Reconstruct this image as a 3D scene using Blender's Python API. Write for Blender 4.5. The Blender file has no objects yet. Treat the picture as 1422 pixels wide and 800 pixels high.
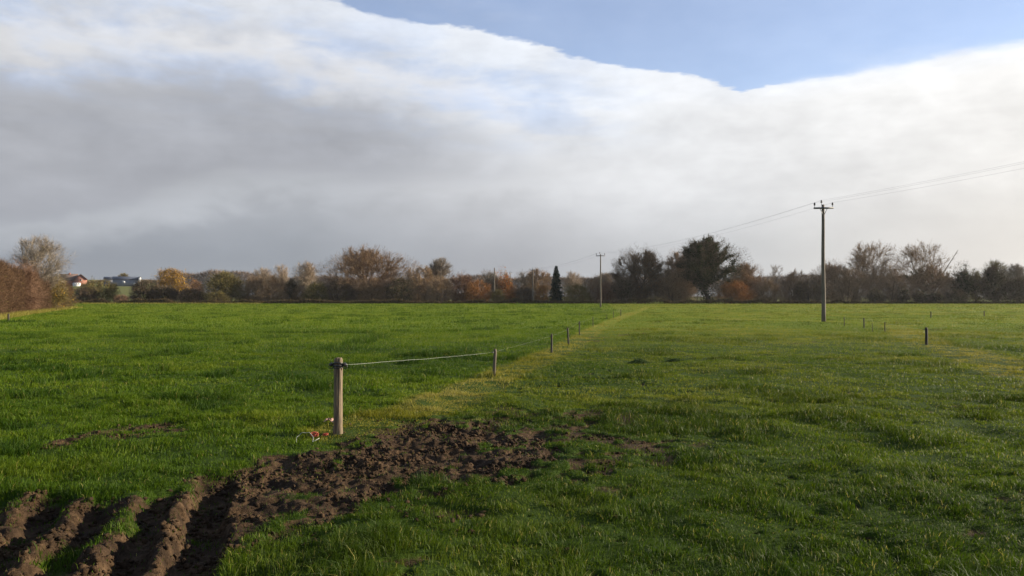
import bpy, bmesh, math, random
import numpy as np
from mathutils import Vector, Matrix

SC = bpy.context.scene
COL = SC.collection
R = math.radians

# ------------------------------------------------------------------ camera
FPX = 1095.0            # focal length in photo pixels (1422 wide)
CX, HY = 711.0, 416.0   # picture centre column, true horizon row
EYE = 1.7
cam_d = bpy.data.cameras.new('camera')
cam = bpy.data.objects.new('camera', cam_d)
COL.objects.link(cam)
cam.location = (0, 0, EYE)
cam.rotation_euler = (R(90) + math.atan(16 / FPX), 0, 0)
cam_d.sensor_width = 36.0
cam_d.lens = 36.0 * FPX / 1422.0
cam_d.clip_start = 0.05
cam_d.clip_end = 6000
SC.camera = cam

# ------------------------------------------------------------------ light
SUN_AZ, SUN_EL = 76.0, 17.0      # degrees right of the view direction, above the horizon
SKY_STRENGTH = 0.075
EXPOSURE = 1.3
SUN_STRENGTH = 5.0
sun_dir = Vector((math.sin(R(SUN_AZ)) * math.cos(R(SUN_EL)), math.cos(R(SUN_AZ)) * math.cos(R(SUN_EL)), math.sin(R(SUN_EL))))
sl = bpy.data.lights.new('sun', 'SUN')
sl.energy = SUN_STRENGTH
sl.angle = R(0.6)
sl.color = (1.0, 0.86, 0.66)
so = bpy.data.objects.new('sun', sl)
COL.objects.link(so)
so.rotation_euler = (-sun_dir).to_track_quat('-Z', 'Y').to_euler()
so.location = (60, 10, 30)

vs = SC.view_settings
vs.view_transform = 'Standard'
vs.look = 'None'
vs.exposure = EXPOSURE
vs.gamma = 1.0
vs.use_curve_mapping = False

def lin(r, g, b):
    f = lambda c: c / 12.92 if c <= 0.04045 else ((c + 0.055) / 1.055) ** 2.4
    return (f(r / 255), f(g / 255), f(b / 255), 1.0)

# ------------------------------------------------------------------ node helper
class NT:
    def __init__(self, tree):
        self.t = tree
        self.n = tree.nodes
        self.l = tree.links
    def node(self, kind, **kw):
        n = self.n.new(kind)
        for k, v in kw.items():
            setattr(n, k, v)
        return n
    def put(self, sock, v):
        if hasattr(v, 'is_output') or isinstance(v, bpy.types.NodeSocket):
            self.l.new(v, sock)
        else:
            sock.default_value = v
    def m(self, op, a, b=None, c=None, clamp=False):
        n = self.node('ShaderNodeMath', operation=op, use_clamp=clamp)
        self.put(n.inputs[0], a)
        if b is not None: self.put(n.inputs[1], b)
        if c is not None: self.put(n.inputs[2], c)
        return n.outputs[0]
    def ss(self, a, b, x):          # smoothstep a..b
        n = self.node('ShaderNodeMapRange', interpolation_type='SMOOTHSTEP')
        self.put(n.inputs['Value'], x)
        if a <= b:
            n.inputs['From Min'].default_value = a; n.inputs['From Max'].default_value = b
            n.inputs['To Min'].default_value = 0; n.inputs['To Max'].default_value = 1
        else:
            n.inputs['From Min'].default_value = b; n.inputs['From Max'].default_value = a
            n.inputs['To Min'].default_value = 1; n.inputs['To Max'].default_value = 0
        return n.outputs['Result']
    def pw(self, pts, x):           # piecewise curve through (x, y) points, y in 0..1
        n = self.node('ShaderNodeFloatCurve')
        x0, x1 = pts[0][0], pts[-1][0]
        mp = self.m('DIVIDE', self.m('SUBTRACT', x, x0), x1 - x0, clamp=True)
        c = n.mapping.curves[0]
        for i, (px, py) in enumerate(pts):
            q = ((px - x0) / (x1 - x0), py)
            if i == 0: c.points[0].location = q
            elif i == len(pts) - 1: c.points[-1].location = q
            else: c.points.new(*q)
        n.mapping.update()
        n.inputs['Factor'].default_value = 1
        self.put(n.inputs['Value'], mp)
        return n.outputs['Value']
    def ramp(self, x, stops):
        n = self.node('ShaderNodeValToRGB')
        e = n.color_ramp.elements
        while len(e) < len(stops): e.new(0.5)
        for i, (p, c) in enumerate(stops):
            e[i].position = p; e[i].color = c
        self.put(n.inputs[0], x)
        return n.outputs[0]
    def mix(self, f, a, b, blend='MIX'):
        n = self.node('ShaderNodeMix', data_type='RGBA', blend_type=blend)
        self.put(n.inputs[0], f); self.put(n.inputs[6], a); self.put(n.inputs[7], b)
        return n.outputs[2]
    def noise(self, vec, scale, detail=4, rough=0.5, dist=0.0):
        n = self.node('ShaderNodeTexNoise')
        if vec is not None: self.l.new(vec, n.inputs['Vector'])
        n.inputs['Scale'].default_value = scale
        n.inputs['Detail'].default_value = detail
        n.inputs['Roughness'].default_value = rough
        n.inputs['Distortion'].default_value = dist
        return n.outputs[0]
    def xyz(self, x, y, z=0.0):
        n = self.node('ShaderNodeCombineXYZ')
        self.put(n.inputs[0], x); self.put(n.inputs[1], y); self.put(n.inputs[2], z)
        return n.outputs[0]

# ------------------------------------------------------------------ sky
def build_world():
    w = bpy.data.worlds.new('World')
    SC.world = w
    w.use_nodes = True
    w.node_tree.nodes.clear()
    N = NT(w.node_tree)
    out = N.node('ShaderNodeOutputWorld')
    sky = N.node('ShaderNodeTexSky', sky_type='NISHITA')
    sky.sun_disc = False
    sky.sun_elevation = R(SUN_EL)
    sky.sun_rotation = R(SUN_AZ)
    sky.air_density = 1.0
    sky.dust_density = 0.2
    sky.ozone_density = 2.0
    bg1 = N.node('ShaderNodeBackground')
    N.l.new(N.mix(1.0, sky.outputs[0], (1.0, 0.92, 1.0, 1), 'MULTIPLY'), bg1.inputs[0])
    bg1.inputs[1].default_value = SKY_STRENGTH
    tc = N.node('ShaderNodeTexCoord')
    sp = N.node('ShaderNodeSeparateXYZ')
    N.l.new(tc.outputs['Generated'], sp.inputs[0])
    x, y, z = sp.outputs
    zc = N.m('MAXIMUM', z, 0.02)
    u = N.m('DIVIDE', x, zc)
    v = N.m('DIVIDE', y, zc)
    hyp = N.m('SQRT', N.m('ADD', N.m('MULTIPLY', x, x), N.m('MULTIPLY', y, y)))
    t = N.m('DIVIDE', z, N.m('MAXIMUM', hyp, 1e-4))
    az = N.m('ARCTAN2', x, y)
    plane = N.xyz(u, v, 0.0)
    screen = N.xyz(N.m('MULTIPLY', az, 1.0), N.m('MULTIPLY', t, 1.7), 0.3)
    n_big = N.noise(plane, 0.7, 5, 0.55)
    n_mid = N.noise(plane, 1.8, 6, 0.55, 0.3)
    n_fine = N.noise(plane, 7.0, 7, 0.6)
    n_puff = N.noise(screen, 5.0, 6, 0.5, 0.2)
    n_tex = N.noise(screen, 15.0, 7, 0.56, 0.15)
    n_soft = N.noise(screen, 2.4, 3, 0.45)
    n_low = N.noise(N.xyz(N.m('MULTIPLY', az, 1.0), N.m('MULTIPLY', t, 6.0), 1.7), 3.0, 5, 0.5, 0.3)
    c0 = lambda n: N.m('SUBTRACT', n, 0.5)

    # edge of the cloud sheet: two straight runs meeting in a notch, on a plane overhead
    e1 = N.m('MULTIPLY_ADD', u, 0.653, 3.76 - 0.653 * 1.1)
    e2 = N.m('MULTIPLY_ADD', u, -0.77, 3.76 + 0.77 * 1.1)
    edge = N.m('MINIMUM', e1, e2)
    d = N.m('SUBTRACT', edge, v)
    d = N.m('ADD', d, N.m('MULTIPLY', c0(n_fine), 0.22))
    d = N.m('ADD', d, N.m('MULTIPLY', c0(n_mid), 0.36))
    clear_l = N.ss(-0.03, 0.03, d)
    clear_r = N.ss(-0.10, 0.12, d)
    side = N.ss(1.0, 1.7, u)
    clear = N.m('ADD', N.m('MULTIPLY', clear_l, N.m('SUBTRACT', 1.0, side)), N.m('MULTIPLY', clear_r, side))

    A = N.m('DIVIDE', N.m('ADD', az, 0.62), 1.24, clamp=True)
    low = N.ramp(A, [(0.0, lin(148, 154, 163)), (0.28, lin(152, 158, 166)), (0.5, lin(170, 173, 179)), (0.72, lin(198, 200, 202)), (1.0, lin(232, 227, 220))])
    mid = N.ramp(A, [(0.0, lin(186, 188, 194)), (0.3, lin(184, 187, 193)), (0.5, lin(212, 214, 218)), (0.72, lin(234, 235, 237)), (1.0, lin(244, 242, 239))])
    high = N.ramp(A, [(0.0, lin(212, 214, 219)), (0.3, lin(212, 216, 224)), (0.5, lin(226, 232, 242)), (0.72, lin(248, 249, 251)), (1.0, lin(254, 253, 251))])
    tn = N.m('ADD', t, N.m('MULTIPLY', c0(n_soft), 0.07))
    deck = N.mix(N.ss(0.03, 0.17, tn), low, mid)
    deck = N.mix(N.ss(0.16, 0.29, tn), deck, high)
    # thin bluish wisps near the sheet's edge
    wis = N.m('MULTIPLY', N.ss(0.38, 0.62, n_mid), N.ss(0.17, 0.25, t))
    wis = N.m('MULTIPLY', wis, N.ss(0.25, -0.02, az))
    deck = N.mix(N.m('MULTIPLY', wis, 0.75), deck, lin(186, 204, 234))
    deck = N.mix(N.m('MULTIPLY', N.ss(-0.55, -0.03, d), 0.55), deck, lin(240, 244, 251))
    # heavier grey bank
    tu = N.pw([(-0.62, 0.275), (-0.277, 0.285), (-0.15, 0.262), (-0.047, 0.225), (0.06, 0.17), (0.2, 0.15)], az)
    tl = N.pw([(-0.62, 0.066), (-0.5, 0.088), (-0.33, 0.138), (-0.15, 0.145), (0.2, 0.15)], az)
    du = N.m('ADD', N.m('SUBTRACT', tu, t), N.m('ADD', N.m('MULTIPLY', c0(n_puff), 0.16), N.m('MULTIPLY', c0(n_tex), 0.10)))
    dl = N.m('ADD', N.m('SUBTRACT', t, tl), N.m('ADD', N.m('MULTIPLY', c0(n_puff), 0.065), N.m('MULTIPLY', c0(n_tex), 0.055)))
    rim = N.m('MULTIPLY', N.ss(-0.055, -0.005, du), N.ss(0.03, -0.02, du))
    rim = N.m('MULTIPLY', rim, N.ss(0.12, -0.1, az))
    deck = N.mix(N.m('MULTIPLY', rim, 0.75), deck, lin(226, 226, 228))
    bank = N.m('MULTIPLY', N.ss(-0.005, 0.055, du), N.ss(-0.012, 0.03, dl))
    bank = N.m('MULTIPLY', bank, N.ss(0.16, -0.22, az))
    bankc = N.ramp(N.m('MULTIPLY_ADD', c0(n_soft), 1.6, 0.5), [(0.0, lin(161, 164, 172)), (0.5, lin(171, 174, 181)), (1.0, lin(190, 192, 197))])
    deck = N.mix(N.m('MULTIPLY', bank, 0.9), deck, bankc)
    rim2 = N.m('MULTIPLY', N.m('MULTIPLY', N.ss(-0.045, -0.008, dl), N.ss(0.018, -0.006, dl)), N.ss(-0.12, -0.28, az))
    deck = N.mix(N.m('MULTIPLY', rim2, 0.6), deck, lin(190, 194, 200))
    # streaks and soft mottling of the sheet's underside
    hi = N.ss(0.05, 0.24, t)
    st = N.m('MULTIPLY_ADD', N.m('MULTIPLY', c0(n_big), hi), 0.17, 1.0)
    st = N.m('ADD', st, N.m('MULTIPLY', c0(n_puff), 0.34))
    st = N.m('ADD', st, N.m('MULTIPLY', c0(n_low), 0.14))
    st = N.m('ADD', st, N.m('MULTIPLY', N.m('MULTIPLY', c0(n_tex), N.ss(0.02, 0.16, t)), 0.42))
    st = N.m('ADD', st, N.m('MULTIPLY', N.m('MULTIPLY', c0(n_mid), hi), 0.12))
    st = N.m('ADD', st, N.m('MULTIPLY', N.m('MULTIPLY', c0(n_fine), N.ss(0.14, 0.30, t)), 0.16))
    st = N.m('ADD', st, 0.03)
    deck = N.mix(1.0, deck, N.xyz(st, st, st), 'MULTIPLY')
    bg2 = N.node('ShaderNodeBackground')
    N.l.new(deck, bg2.inputs[0])
    bg2.inputs[1].default_value = 2.0 ** -EXPOSURE
    # faint thin veil in the clear part
    veil = N.m('MULTIPLY', N.ss(0.50, 0.75, n_big), N.ss(-0.9, 0.0, N.m('MULTIPLY', d, -1.0)))
    cover = N.m('SUBTRACT', 1.0, N.m('MULTIPLY', clear, N.m('SUBTRACT', 0.80, N.m('MULTIPLY', veil, 0.30))))
    mx = N.node('ShaderNodeMixShader')
    N.l.new(cover, mx.inputs[0])
    N.l.new(bg1.outputs[0], mx.inputs[1])
    N.l.new(bg2.outputs[0], mx.inputs[2])
    N.l.new(mx.outputs[0], out.inputs[0])
build_world()

# ------------------------------------------------------------------ numpy tools
def vnoise(x, y, seed=0):
    xi = np.floor(x).astype(np.int64); yi = np.floor(y).astype(np.int64)
    fx = x - xi; fy = y - yi
    fx = fx * fx * fx * (fx * (fx * 6 - 15) + 10); fy = fy * fy * fy * (fy * (fy * 6 - 15) + 10)
    def h(a, b):
        k = (a * 374761393 + b * 668265263 + seed * 974634713) & 0xFFFFFFFF
        k = ((k ^ (k >> 13)) * 1274126177) & 0xFFFFFFFF
        k = ((k ^ (k >> 16)) * 2246822519) & 0xFFFFFFFF
        return ((k ^ (k >> 15)) & 0xFFFFFF) / float(0xFFFFFF)
    a = h(xi, yi); b = h(xi + 1, yi); c = h(xi, yi + 1); d = h(xi + 1, yi + 1)
    return (a + (b - a) * fx + (c - a) * fy + (a - b - c + d) * fx * fy) * 2 - 1

def fbm(x, y, seed=0, o=3):
    s = 0; a = 1.0; t = 0
    for i in range(o):
        s = s + a * vnoise(x * 2 ** i + 17.3 * i, y * 2 ** i - 9.1 * i, seed + i); t += a; a *= 0.5
    return s / t

def ss(a, b, x):
    t = np.clip((x - a) / (b - a), 0, 1)
    return t * t * (3 - 2 * t)

def poly_sd(x, y, P):
    """signed distance to a closed polygon, positive inside"""
    P = np.asarray(P, float); n = len(P)
    best = np.full(x.shape, 1e9); ins = np.zeros(x.shape, bool)
    for i in range(n):
        a = P[i]; b = P[(i + 1) % n]
        ex, ey = b - a
        wx = x - a[0]; wy = y - a[1]
        t = np.clip((wx * ex + wy * ey) / (ex * ex + ey * ey + 1e-12), 0, 1)
        best = np.minimum(best, (wx - ex * t) ** 2 + (wy - ey * t) ** 2)
        c = (a[1] > y) != (b[1] > y)
        if abs(ey) > 1e-9:
            ins ^= c & (x < (b[0] - a[0]) * (y - a[1]) / ey + a[0])
    return np.where(ins, 1, -1) * np.sqrt(best)

def line_sd(x, y, P):
    P = np.asarray(P, float); best = np.full(x.shape, 1e9)
    for a, b in zip(P[:-1], P[1:]):
        ex, ey = b - a
        wx = x - a[0]; wy = y - a[1]
        t = np.clip((wx * ex + wy * ey) / (ex * ex + ey * ey + 1e-12), 0, 1)
        best = np.minimum(best, (wx - ex * t) ** 2 + (wy - ey * t) ** 2)
    return np.sqrt(best)

# ------------------------------------------------------------------ terrain
def base_z(x, y):
    x = np.asarray(x, float); y = np.asarray(y, float)
    z = 0.66 * ss(40, 200, y)
    z = z + 2.6 * ss(205, 420, y) + 3.0 * ss(420, 1400, y)
    k = x / np.maximum(y, 1.0)
    z = z + ss(-0.36, -0.46, k) * (5.2 * ss(270, 400, y) + 5.0 * ss(405, 470, y))
    return z

def gz1(x, y): return float(base_z(x, y))

def ground_at(px, py):
    """point of the smooth terrain seen at a photo pixel, as metres"""
    lo, hi = 2.0, 1200.0
    Y = 2.0
    while Y < 1200:
        X = (px - CX) / FPX * Y
        if EYE - (py - HY) / FPX * Y <= gz1(X, Y): break
        Y *= 1.004
    return ((px - CX) / FPX * Y, Y)

def G(*pts): return [ground_at(a, b) for a, b in pts]

MUD = G((-260, 712), (0, 705), (60, 690), (150, 690), (230, 688), (295, 655), (360, 640), (420, 632), (470, 618), (520, 606),
        (570, 598), (640, 588), (715, 589), (760, 606), (770, 630), (735, 652), (690, 664), (600, 668), (545, 686), (500, 698),
        (450, 712), (415, 735), (340, 752), (305, 762), (300, 830), (290, 1000), (-500, 1000))
POACH = G((560, 600), (660, 578), (760, 566), (880, 580), (940, 612), (900, 640), (820, 668), (720, 690), (640, 690))
BARE = G((806, 462), (870, 461), (930, 467), (900, 474), (800, 474))
TRACK = G((70, 622), (130, 607), (180, 596), (225, 590))
TRACK2 = G((165, 614), (205, 605), (235, 600))
FENCE_PX = [(470, 603), (686, 525), (766, 491), (789.5, 479), (804.5, 465), (823.5, 454), (842.5, 443.5), (852, 442), (862, 439.5)]
FENCE = [ground_at(a, b) for a, b in FENCE_PX]
STRIP = G((478, 600), (560, 580), (640, 548), (700, 522), (775, 488), (800, 474), (825, 458), (850, 446), (870, 438), (900, 427))
RSTRIP = G((1240, 452), (1290, 479), (1350, 494), (1422, 517), (1560, 556))
# tyre ruts: heading, end distance, half width, depth
RUT_DIR = -0.30
RUTS = [(-2.15, 7.55, 0.165, 0.20), (-2.585, 6.95, 0.115, 0.15), (-3.03, 6.75, 0.115, 0.15), (-3.46, 6.8, 0.12, 0.15), (-3.93, 6.9, 0.12, 0.14), (-4.4, 6.7, 0.13, 0.13)]

def masks(x, y):
    near = (np.abs(x) < 14) & (y < 60)
    mud = np.zeros(x.shape); poach = np.zeros(x.shape)
    if near.any():
        xn, yn = x[near], y[near]
        sd = poly_sd(xn, yn, MUD)
        wob = fbm(xn / 0.5, yn / 0.5, 5, 4)
        m = ss(-0.32, 0.24, sd + 0.46 * wob + 0.10 * vnoise(xn / .09, yn / .09, 6))
        # grassy leftovers between the ruts
        g = 0.8 * ss(0.15, 0.5, fbm(xn / 0.22, yn / 0.5, 8, 3)) * ss(-1.9, -2.4, xn + 0.3 * (yn - 5.35))
        g2 = ss(0.02, 0.36, fbm(xn / 0.30, yn / 0.30, 81, 3) + 0.10 * ss(-1.2, 0.6, xn) - 0.30 * ss(0.15, 0.6, sd) * ss(0.0, -1.0, xn)) * ss(-2.4, -1.6, xn)
        m = m * (1 - 0.8 * g) * (1 - 0.85 * g2)
        sp = poly_sd(xn, yn, POACH)
        pw = vnoise(xn / 0.16, yn / 0.16, 31) * 0.6 + fbm(xn / 0.7, yn / 0.7, 12, 3)
        p = ss(-1.3, 0.5, sp) * ss(-0.25, 0.3, pw)
        t1 = 0.85 * ss(0.42, 0.0, line_sd(xn, yn, TRACK) + 0.26 * fbm(xn / 0.3, yn / 0.3, 41, 3))
        t2 = ss(0.32, 0.0, line_sd(xn, yn, TRACK2) + 0.22 * fbm(xn / 0.3, yn / 0.3, 43, 3)) * 0.8
        sb = poly_sd(xn, yn, BARE)
        b = ss(-1.5, 1.5, sb) * ss(-0.05, 0.5, fbm(xn / 0.9, yn / 0.9, 55, 3)) * 0.8
        # hoof holes scattered through the grazed side
        hh = vnoise(xn / 0.13, yn / 0.13, 77)
        big = fbm(xn / 2.2, yn / 2.2, 78, 2)
        right = ss(0.0, 1.0, xn - np.interp(yn, [f[1] for f in FENCE], [f[0] for f in FENCE]))
        hoof = ss(0.6, 0.95, hh + 0.5 * big) * right * 0.7
        mud[near] = np.clip(np.maximum.reduce([m, t1, t2]), 0, 1)
        poach[near] = np.clip(np.maximum.reduce([p, b, hoof]), 0, 1)
    return mud, poach

def height(x, y, mp=None):
    x = np.asarray(x, float); y = np.asarray(y, float)
    z = base_z(x, y)
    d = np.sqrt(x * x + y * y)
    fade = 1 / (1 + (d / 55.0) ** 2)
    z = z + fade * (0.05 * fbm(x / 3.1, y / 3.1, 1, 2) + 0.035 * vnoise(x / 0.85, y / 0.85, 3) + 0.022 * vnoise(x / 0.36, y / 0.36, 4) * (d < 40))
    near = (np.abs(x) < 14) & (y < 60)
    if near.any():
        xn, yn = x[near], y[near]
        if mp is None: mud, poach = masks(xn, yn)
        else: mud, poach = mp[0][near], mp[1][near]
        wx = xn + 0.05 * vnoise(xn / .13, yn / .13, 26); wy = yn + 0.05 * vnoise(xn / .13, yn / .13, 27)
        cl = (0.035 * fbm(wx / 0.34, wy / 0.34, 21, 2) + 0.044 * np.abs(vnoise(wx / 0.15, wy / 0.15, 22)) + 0.034 * vnoise(wx / 0.085, wy / 0.085, 23)
              + 0.022 * vnoise(wx / 0.045, wy / 0.045, 24))
        rz = np.zeros(xn.shape); inr = np.zeros(xn.shape)
        s = xn - RUT_DIR * (yn - 5.35)
        wv = 0.05 * vnoise(yn / 0.5, xn * 0 + 3.1, 61)
        for (x0, ye, hw, dep) in RUTS:
            q = np.abs(s - x0 + wv * 0.6 + 0.03 * vnoise(xn / .16, yn / .16, 62) + 0.022 * vnoise(xn / .06, yn / .06, 64))
            e = ss(ye + 0.45, ye - 0.45, yn + 0.12 * vnoise(xn / .2, yn / .2, 65))
            bot = ss(hw + 0.06, hw - 0.05, q) * e
            lip = np.exp(-((q - hw - 0.085) / 0.055) ** 2) * e
            rz = rz - dep * 0.62 * bot + 0.020 * lip * (0.8 + 0.35 * vnoise(xn / 0.3, yn / 0.3, 63))
            inr = np.maximum(inr, bot)
        z[near] += 0.72 * mud * cl * (1 - 0.8 * inr) - 0.04 * mud - 0.045 * poach + rz
    return z

# ------------------------------------------------------------------ mesh tools
def mesh_np(name, V, F, mat=None, parent=None, attrs=None, smooth=False):
    """one mesh object from numpy vertices and triangle indices"""
    me = bpy.data.meshes.new(name)
    V = np.ascontiguousarray(V, np.float32); F = np.ascontiguousarray(F, np.int32)
    k = F.shape[1]
    me.vertices.add(len(V)); me.vertices.foreach_set('co', V.ravel())
    me.loops.add(F.size); me.loops.foreach_set('vertex_index', F.ravel())
    me.polygons.add(len(F)); me.polygons.foreach_set('loop_start', np.arange(0, F.size, k, dtype=np.int32))
    me.update(calc_edges=True)
    if smooth: me.polygons.foreach_set('use_smooth', np.ones(len(F), bool))
    for an, av in (attrs or {}).items():
        a = me.attributes.new(an, 'FLOAT', 'POINT'); a.data.foreach_set('value', np.ascontiguousarray(av, np.float32))
    if mat: me.materials.append(mat)
    o = bpy.data.objects.new(name, me)
    COL.objects.link(o)
    if parent is not None: o.parent = parent
    return o

class Geo:
    def __init__(self): self.V = []; self.F = []; self.T = []; self.n = 0
    def add(self, V, F, t=0.5):
        V = np.asarray(V, float).reshape(-1, 3); F = np.asarray(F, int)
        self.V.append(V); self.F.append(F + self.n); self.n += len(V)
        self.T.append(np.broadcast_to(np.asarray(t, float), (len(V),)))
    def build(self, name, mat, parent=None, smooth=False):
        if not self.V: return None
        return mesh_np(name, np.concatenate(self.V), np.concatenate(self.F), mat, parent, {'tint': np.concatenate(self.T)}, smooth)

def tube(g, pts, rad, n=6, t=0.5, cap=True):
    pts = np.asarray(pts, float); m = len(pts)
    rad = np.broadcast_to(np.asarray(rad, float), (m,))
    tan = np.gradient(pts, axis=0); tan /= np.linalg.norm(tan, axis=1)[:, None] + 1e-9
    ref = np.array([0, 0, 1.0]) if abs(tan[:, 2]).mean() < 0.8 else np.array([1.0, 0, 0])
    s = np.cross(tan, ref); s /= np.linalg.norm(s, axis=1)[:, None] + 1e-9
    b = np.cross(s, tan)
    a = np.arange(n) * 2 * math.pi / n
    V = pts[:, None] + rad[:, None, None] * (s[:, None] * np.cos(a)[None, :, None] + b[:, None] * np.sin(a)[None, :, None])
    V = V.reshape(-1, 3)
    i = np.arange(m - 1)[:, None] * n; j = np.arange(n)[None, :]; k = (j + 1) % n
    q = np.stack([i + j, i + k, i + n + k, i + n + j], -1).reshape(-1, 4)
    F = np.concatenate([q[:, [0, 1, 2]], q[:, [0, 2, 3]]])
    if cap:
        V = np.concatenate([V, pts[:1], pts[-1:]])
        c0 = m * n; c1 = c0 + 1; jj = np.arange(n); kk = (jj + 1) % n
        F = np.concatenate([F, np.stack([kk, jj, np.full(n, c0)], -1), np.stack([(m - 1) * n + jj, (m - 1) * n + kk, np.full(n, c1)], -1)])
    g.add(V, F, t)

def box(g, lo, hi, t=0.5):
    x0, y0, z0 = lo; x1, y1, z1 = hi
    V = [(x0, y0, z0), (x1, y0, z0), (x1, y1, z0), (x0, y1, z0), (x0, y0, z1), (x1, y0, z1), (x1, y1, z1), (x0, y1, z1)]
    Q = [(0, 3, 2, 1), (4, 5, 6, 7), (0, 1, 5, 4), (1, 2, 6, 5), (2, 3, 7, 6), (3, 0, 4, 7)]
    F = []
    for q in Q: F += [(q[0], q[1], q[2]), (q[0], q[2], q[3])]
    g.add(V, F, t)

def empty(name, loc, label=None, cat=None, group=None):
    o = bpy.data.objects.new(name, None); COL.objects.link(o)
    o.location = loc; o.empty_display_size = 0.3
    tag(o, label, cat, group)
    return o

def tag(o, label=None, cat=None, group=None, kind=None):
    if label: o['label'] = label
    if cat: o['category'] = cat
    if group: o['group'] = group
    if kind: o['kind'] = kind
    return o

# ------------------------------------------------------------------ materials
def new_mat(name):
    m = bpy.data.materials.new(name); m.use_nodes = True
    m.node_tree.nodes.clear()
    N = NT(m.node_tree)
    out = N.node('ShaderNodeOutputMaterial')
    return m, N, out

def attr(N, name):
    return N.node('ShaderNodeAttribute', attribute_name=name).outputs['Fac']

_plant = {}
def plant_mat(name, a, b, leafy=False, patch=0.8):
    """twigs or leaves: each piece keeps its own tone between two colours, with broad patches"""
    key = (name, a, b, leafy)
    if key in _plant: return _plant[key]
    m, N, out = new_mat(name)
    tc = N.node('ShaderNodeTexCoord')
    nz = N.noise(tc.outputs['Object'], patch, 3, 0.6)
    f = N.m('ADD', N.m('MULTIPLY', attr(N, 'tint'), 0.65), N.m('MULTIPLY_ADD', nz, 1.4, -0.52), clamp=True)
    col = N.mix(f, (*a, 1), (*b, 1))
    df = N.node('ShaderNodeBsdfDiffuse'); N.l.new(col, df.inputs[0])
    if leafy:
        tr = N.node('ShaderNodeBsdfTranslucent'); N.l.new(col, tr.inputs[0])
        mx = N.node('ShaderNodeMixShader'); mx.inputs[0].default_value = 0.28
        N.l.new(df.outputs[0], mx.inputs[1]); N.l.new(tr.outputs[0], mx.inputs[2])
        N.l.new(mx.outputs[0], out.inputs[0])
    else:
        N.l.new(df.outputs[0], out.inputs[0])
    _plant[key] = m
    return m

def solid_mat(name, a, b=None, scale=6.0, rough=0.7, stretch=(1, 1, 1), bump=0.0, metal=0.0, detail=5):
    m, N, out = new_mat(name)
    tc = N.node('ShaderNodeTexCoord')
    mp = N.node('ShaderNodeMapping'); mp.inputs['Scale'].default_value = stretch
    N.l.new(tc.outputs['Object'], mp.inputs[0])
    nz = N.noise(mp.outputs[0], scale, detail, 0.65)
    p = N.node('ShaderNodeBsdfPrincipled')
    p.inputs['Roughness'].default_value = rough
    p.inputs['Metallic'].default_value = metal
    N.l.new(N.mix(N.ss(0.3, 0.7, nz), (*a, 1), (*(b or tuple(c * 0.6 for c in a)), 1)), p.inputs['Base Color'])
    if bump:
        bp = N.node('ShaderNodeBump'); bp.inputs['Strength'].default_value = bump; bp.inputs['Distance'].default_value = 0.01
        N.l.new(nz, bp.inputs['Height']); N.l.new(bp.outputs[0], p.inputs['Normal'])
    N.l.new(p.outputs[0], out.inputs[0])
    return m

def ground_mat():
    m, N, out = new_mat('soil_and_turf')
    geo = N.node('ShaderNodeNewGeometry')
    pos = geo.outputs['Position']
    sp = N.node('ShaderNodeSeparateXYZ'); N.l.new(pos, sp.inputs[0])
    n1 = N.noise(pos, 1.3, 4, 0.6); n2 = N.noise(pos, 9.0, 5, 0.65); n3 = N.noise(pos, 45.0, 4, 0.7); n0 = N.noise(pos, 0.12, 3, 0.5)
    mud = N.ramp(N.m('MULTIPLY_ADD', n2, 0.7, N.m('MULTIPLY', n3, 0.35)), [(0.3, (0.013, 0.0085, 0.005, 1)), (0.5, (0.042, 0.026, 0.014, 1)), (0.74, (0.125, 0.080, 0.045, 1))])
    mud = N.mix(N.m('MULTIPLY', N.ss(0.42, 0.62, N.noise(pos, 2.6, 3, 0.6)), 0.55), mud, (0.020, 0.014, 0.010, 1))
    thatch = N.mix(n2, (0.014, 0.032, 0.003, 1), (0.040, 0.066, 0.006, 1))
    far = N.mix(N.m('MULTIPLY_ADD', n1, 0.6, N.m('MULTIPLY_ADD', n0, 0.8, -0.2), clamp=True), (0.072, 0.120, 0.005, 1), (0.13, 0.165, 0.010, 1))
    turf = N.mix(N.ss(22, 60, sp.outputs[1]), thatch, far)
    # pasture on the rise beyond the trees is paler
    turf = N.mix(N.ss(230, 300, sp.outputs[1]), turf, N.mix(n0, (0.085, 0.105, 0.028, 1), (0.13, 0.125, 0.042, 1)))
    mm = N.ss(0.25, 0.6, N.m('ADD', attr(N, 'mud'), N.m('MULTIPLY_ADD', n3, 0.4, -0.2)))
    col = N.mix(mm, turf, mud)
    p = N.node('ShaderNodeBsdfPrincipled'); N.l.new(col, p.inputs['Base Color'])
    p.inputs['Roughness'].default_value = 0.82
    p.inputs['Specular IOR Level'].default_value = 0.06
    bp = N.node('ShaderNodeBump'); bp.inputs['Strength'].default_value = 0.9; bp.inputs['Distance'].default_value = 0.03
    N.l.new(N.m('ADD', n3, n2), bp.inputs['Height']); N.l.new(bp.outputs[0], p.inputs['Normal'])
    N.l.new(p.outputs[0], out.inputs[0])
    return m

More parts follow.
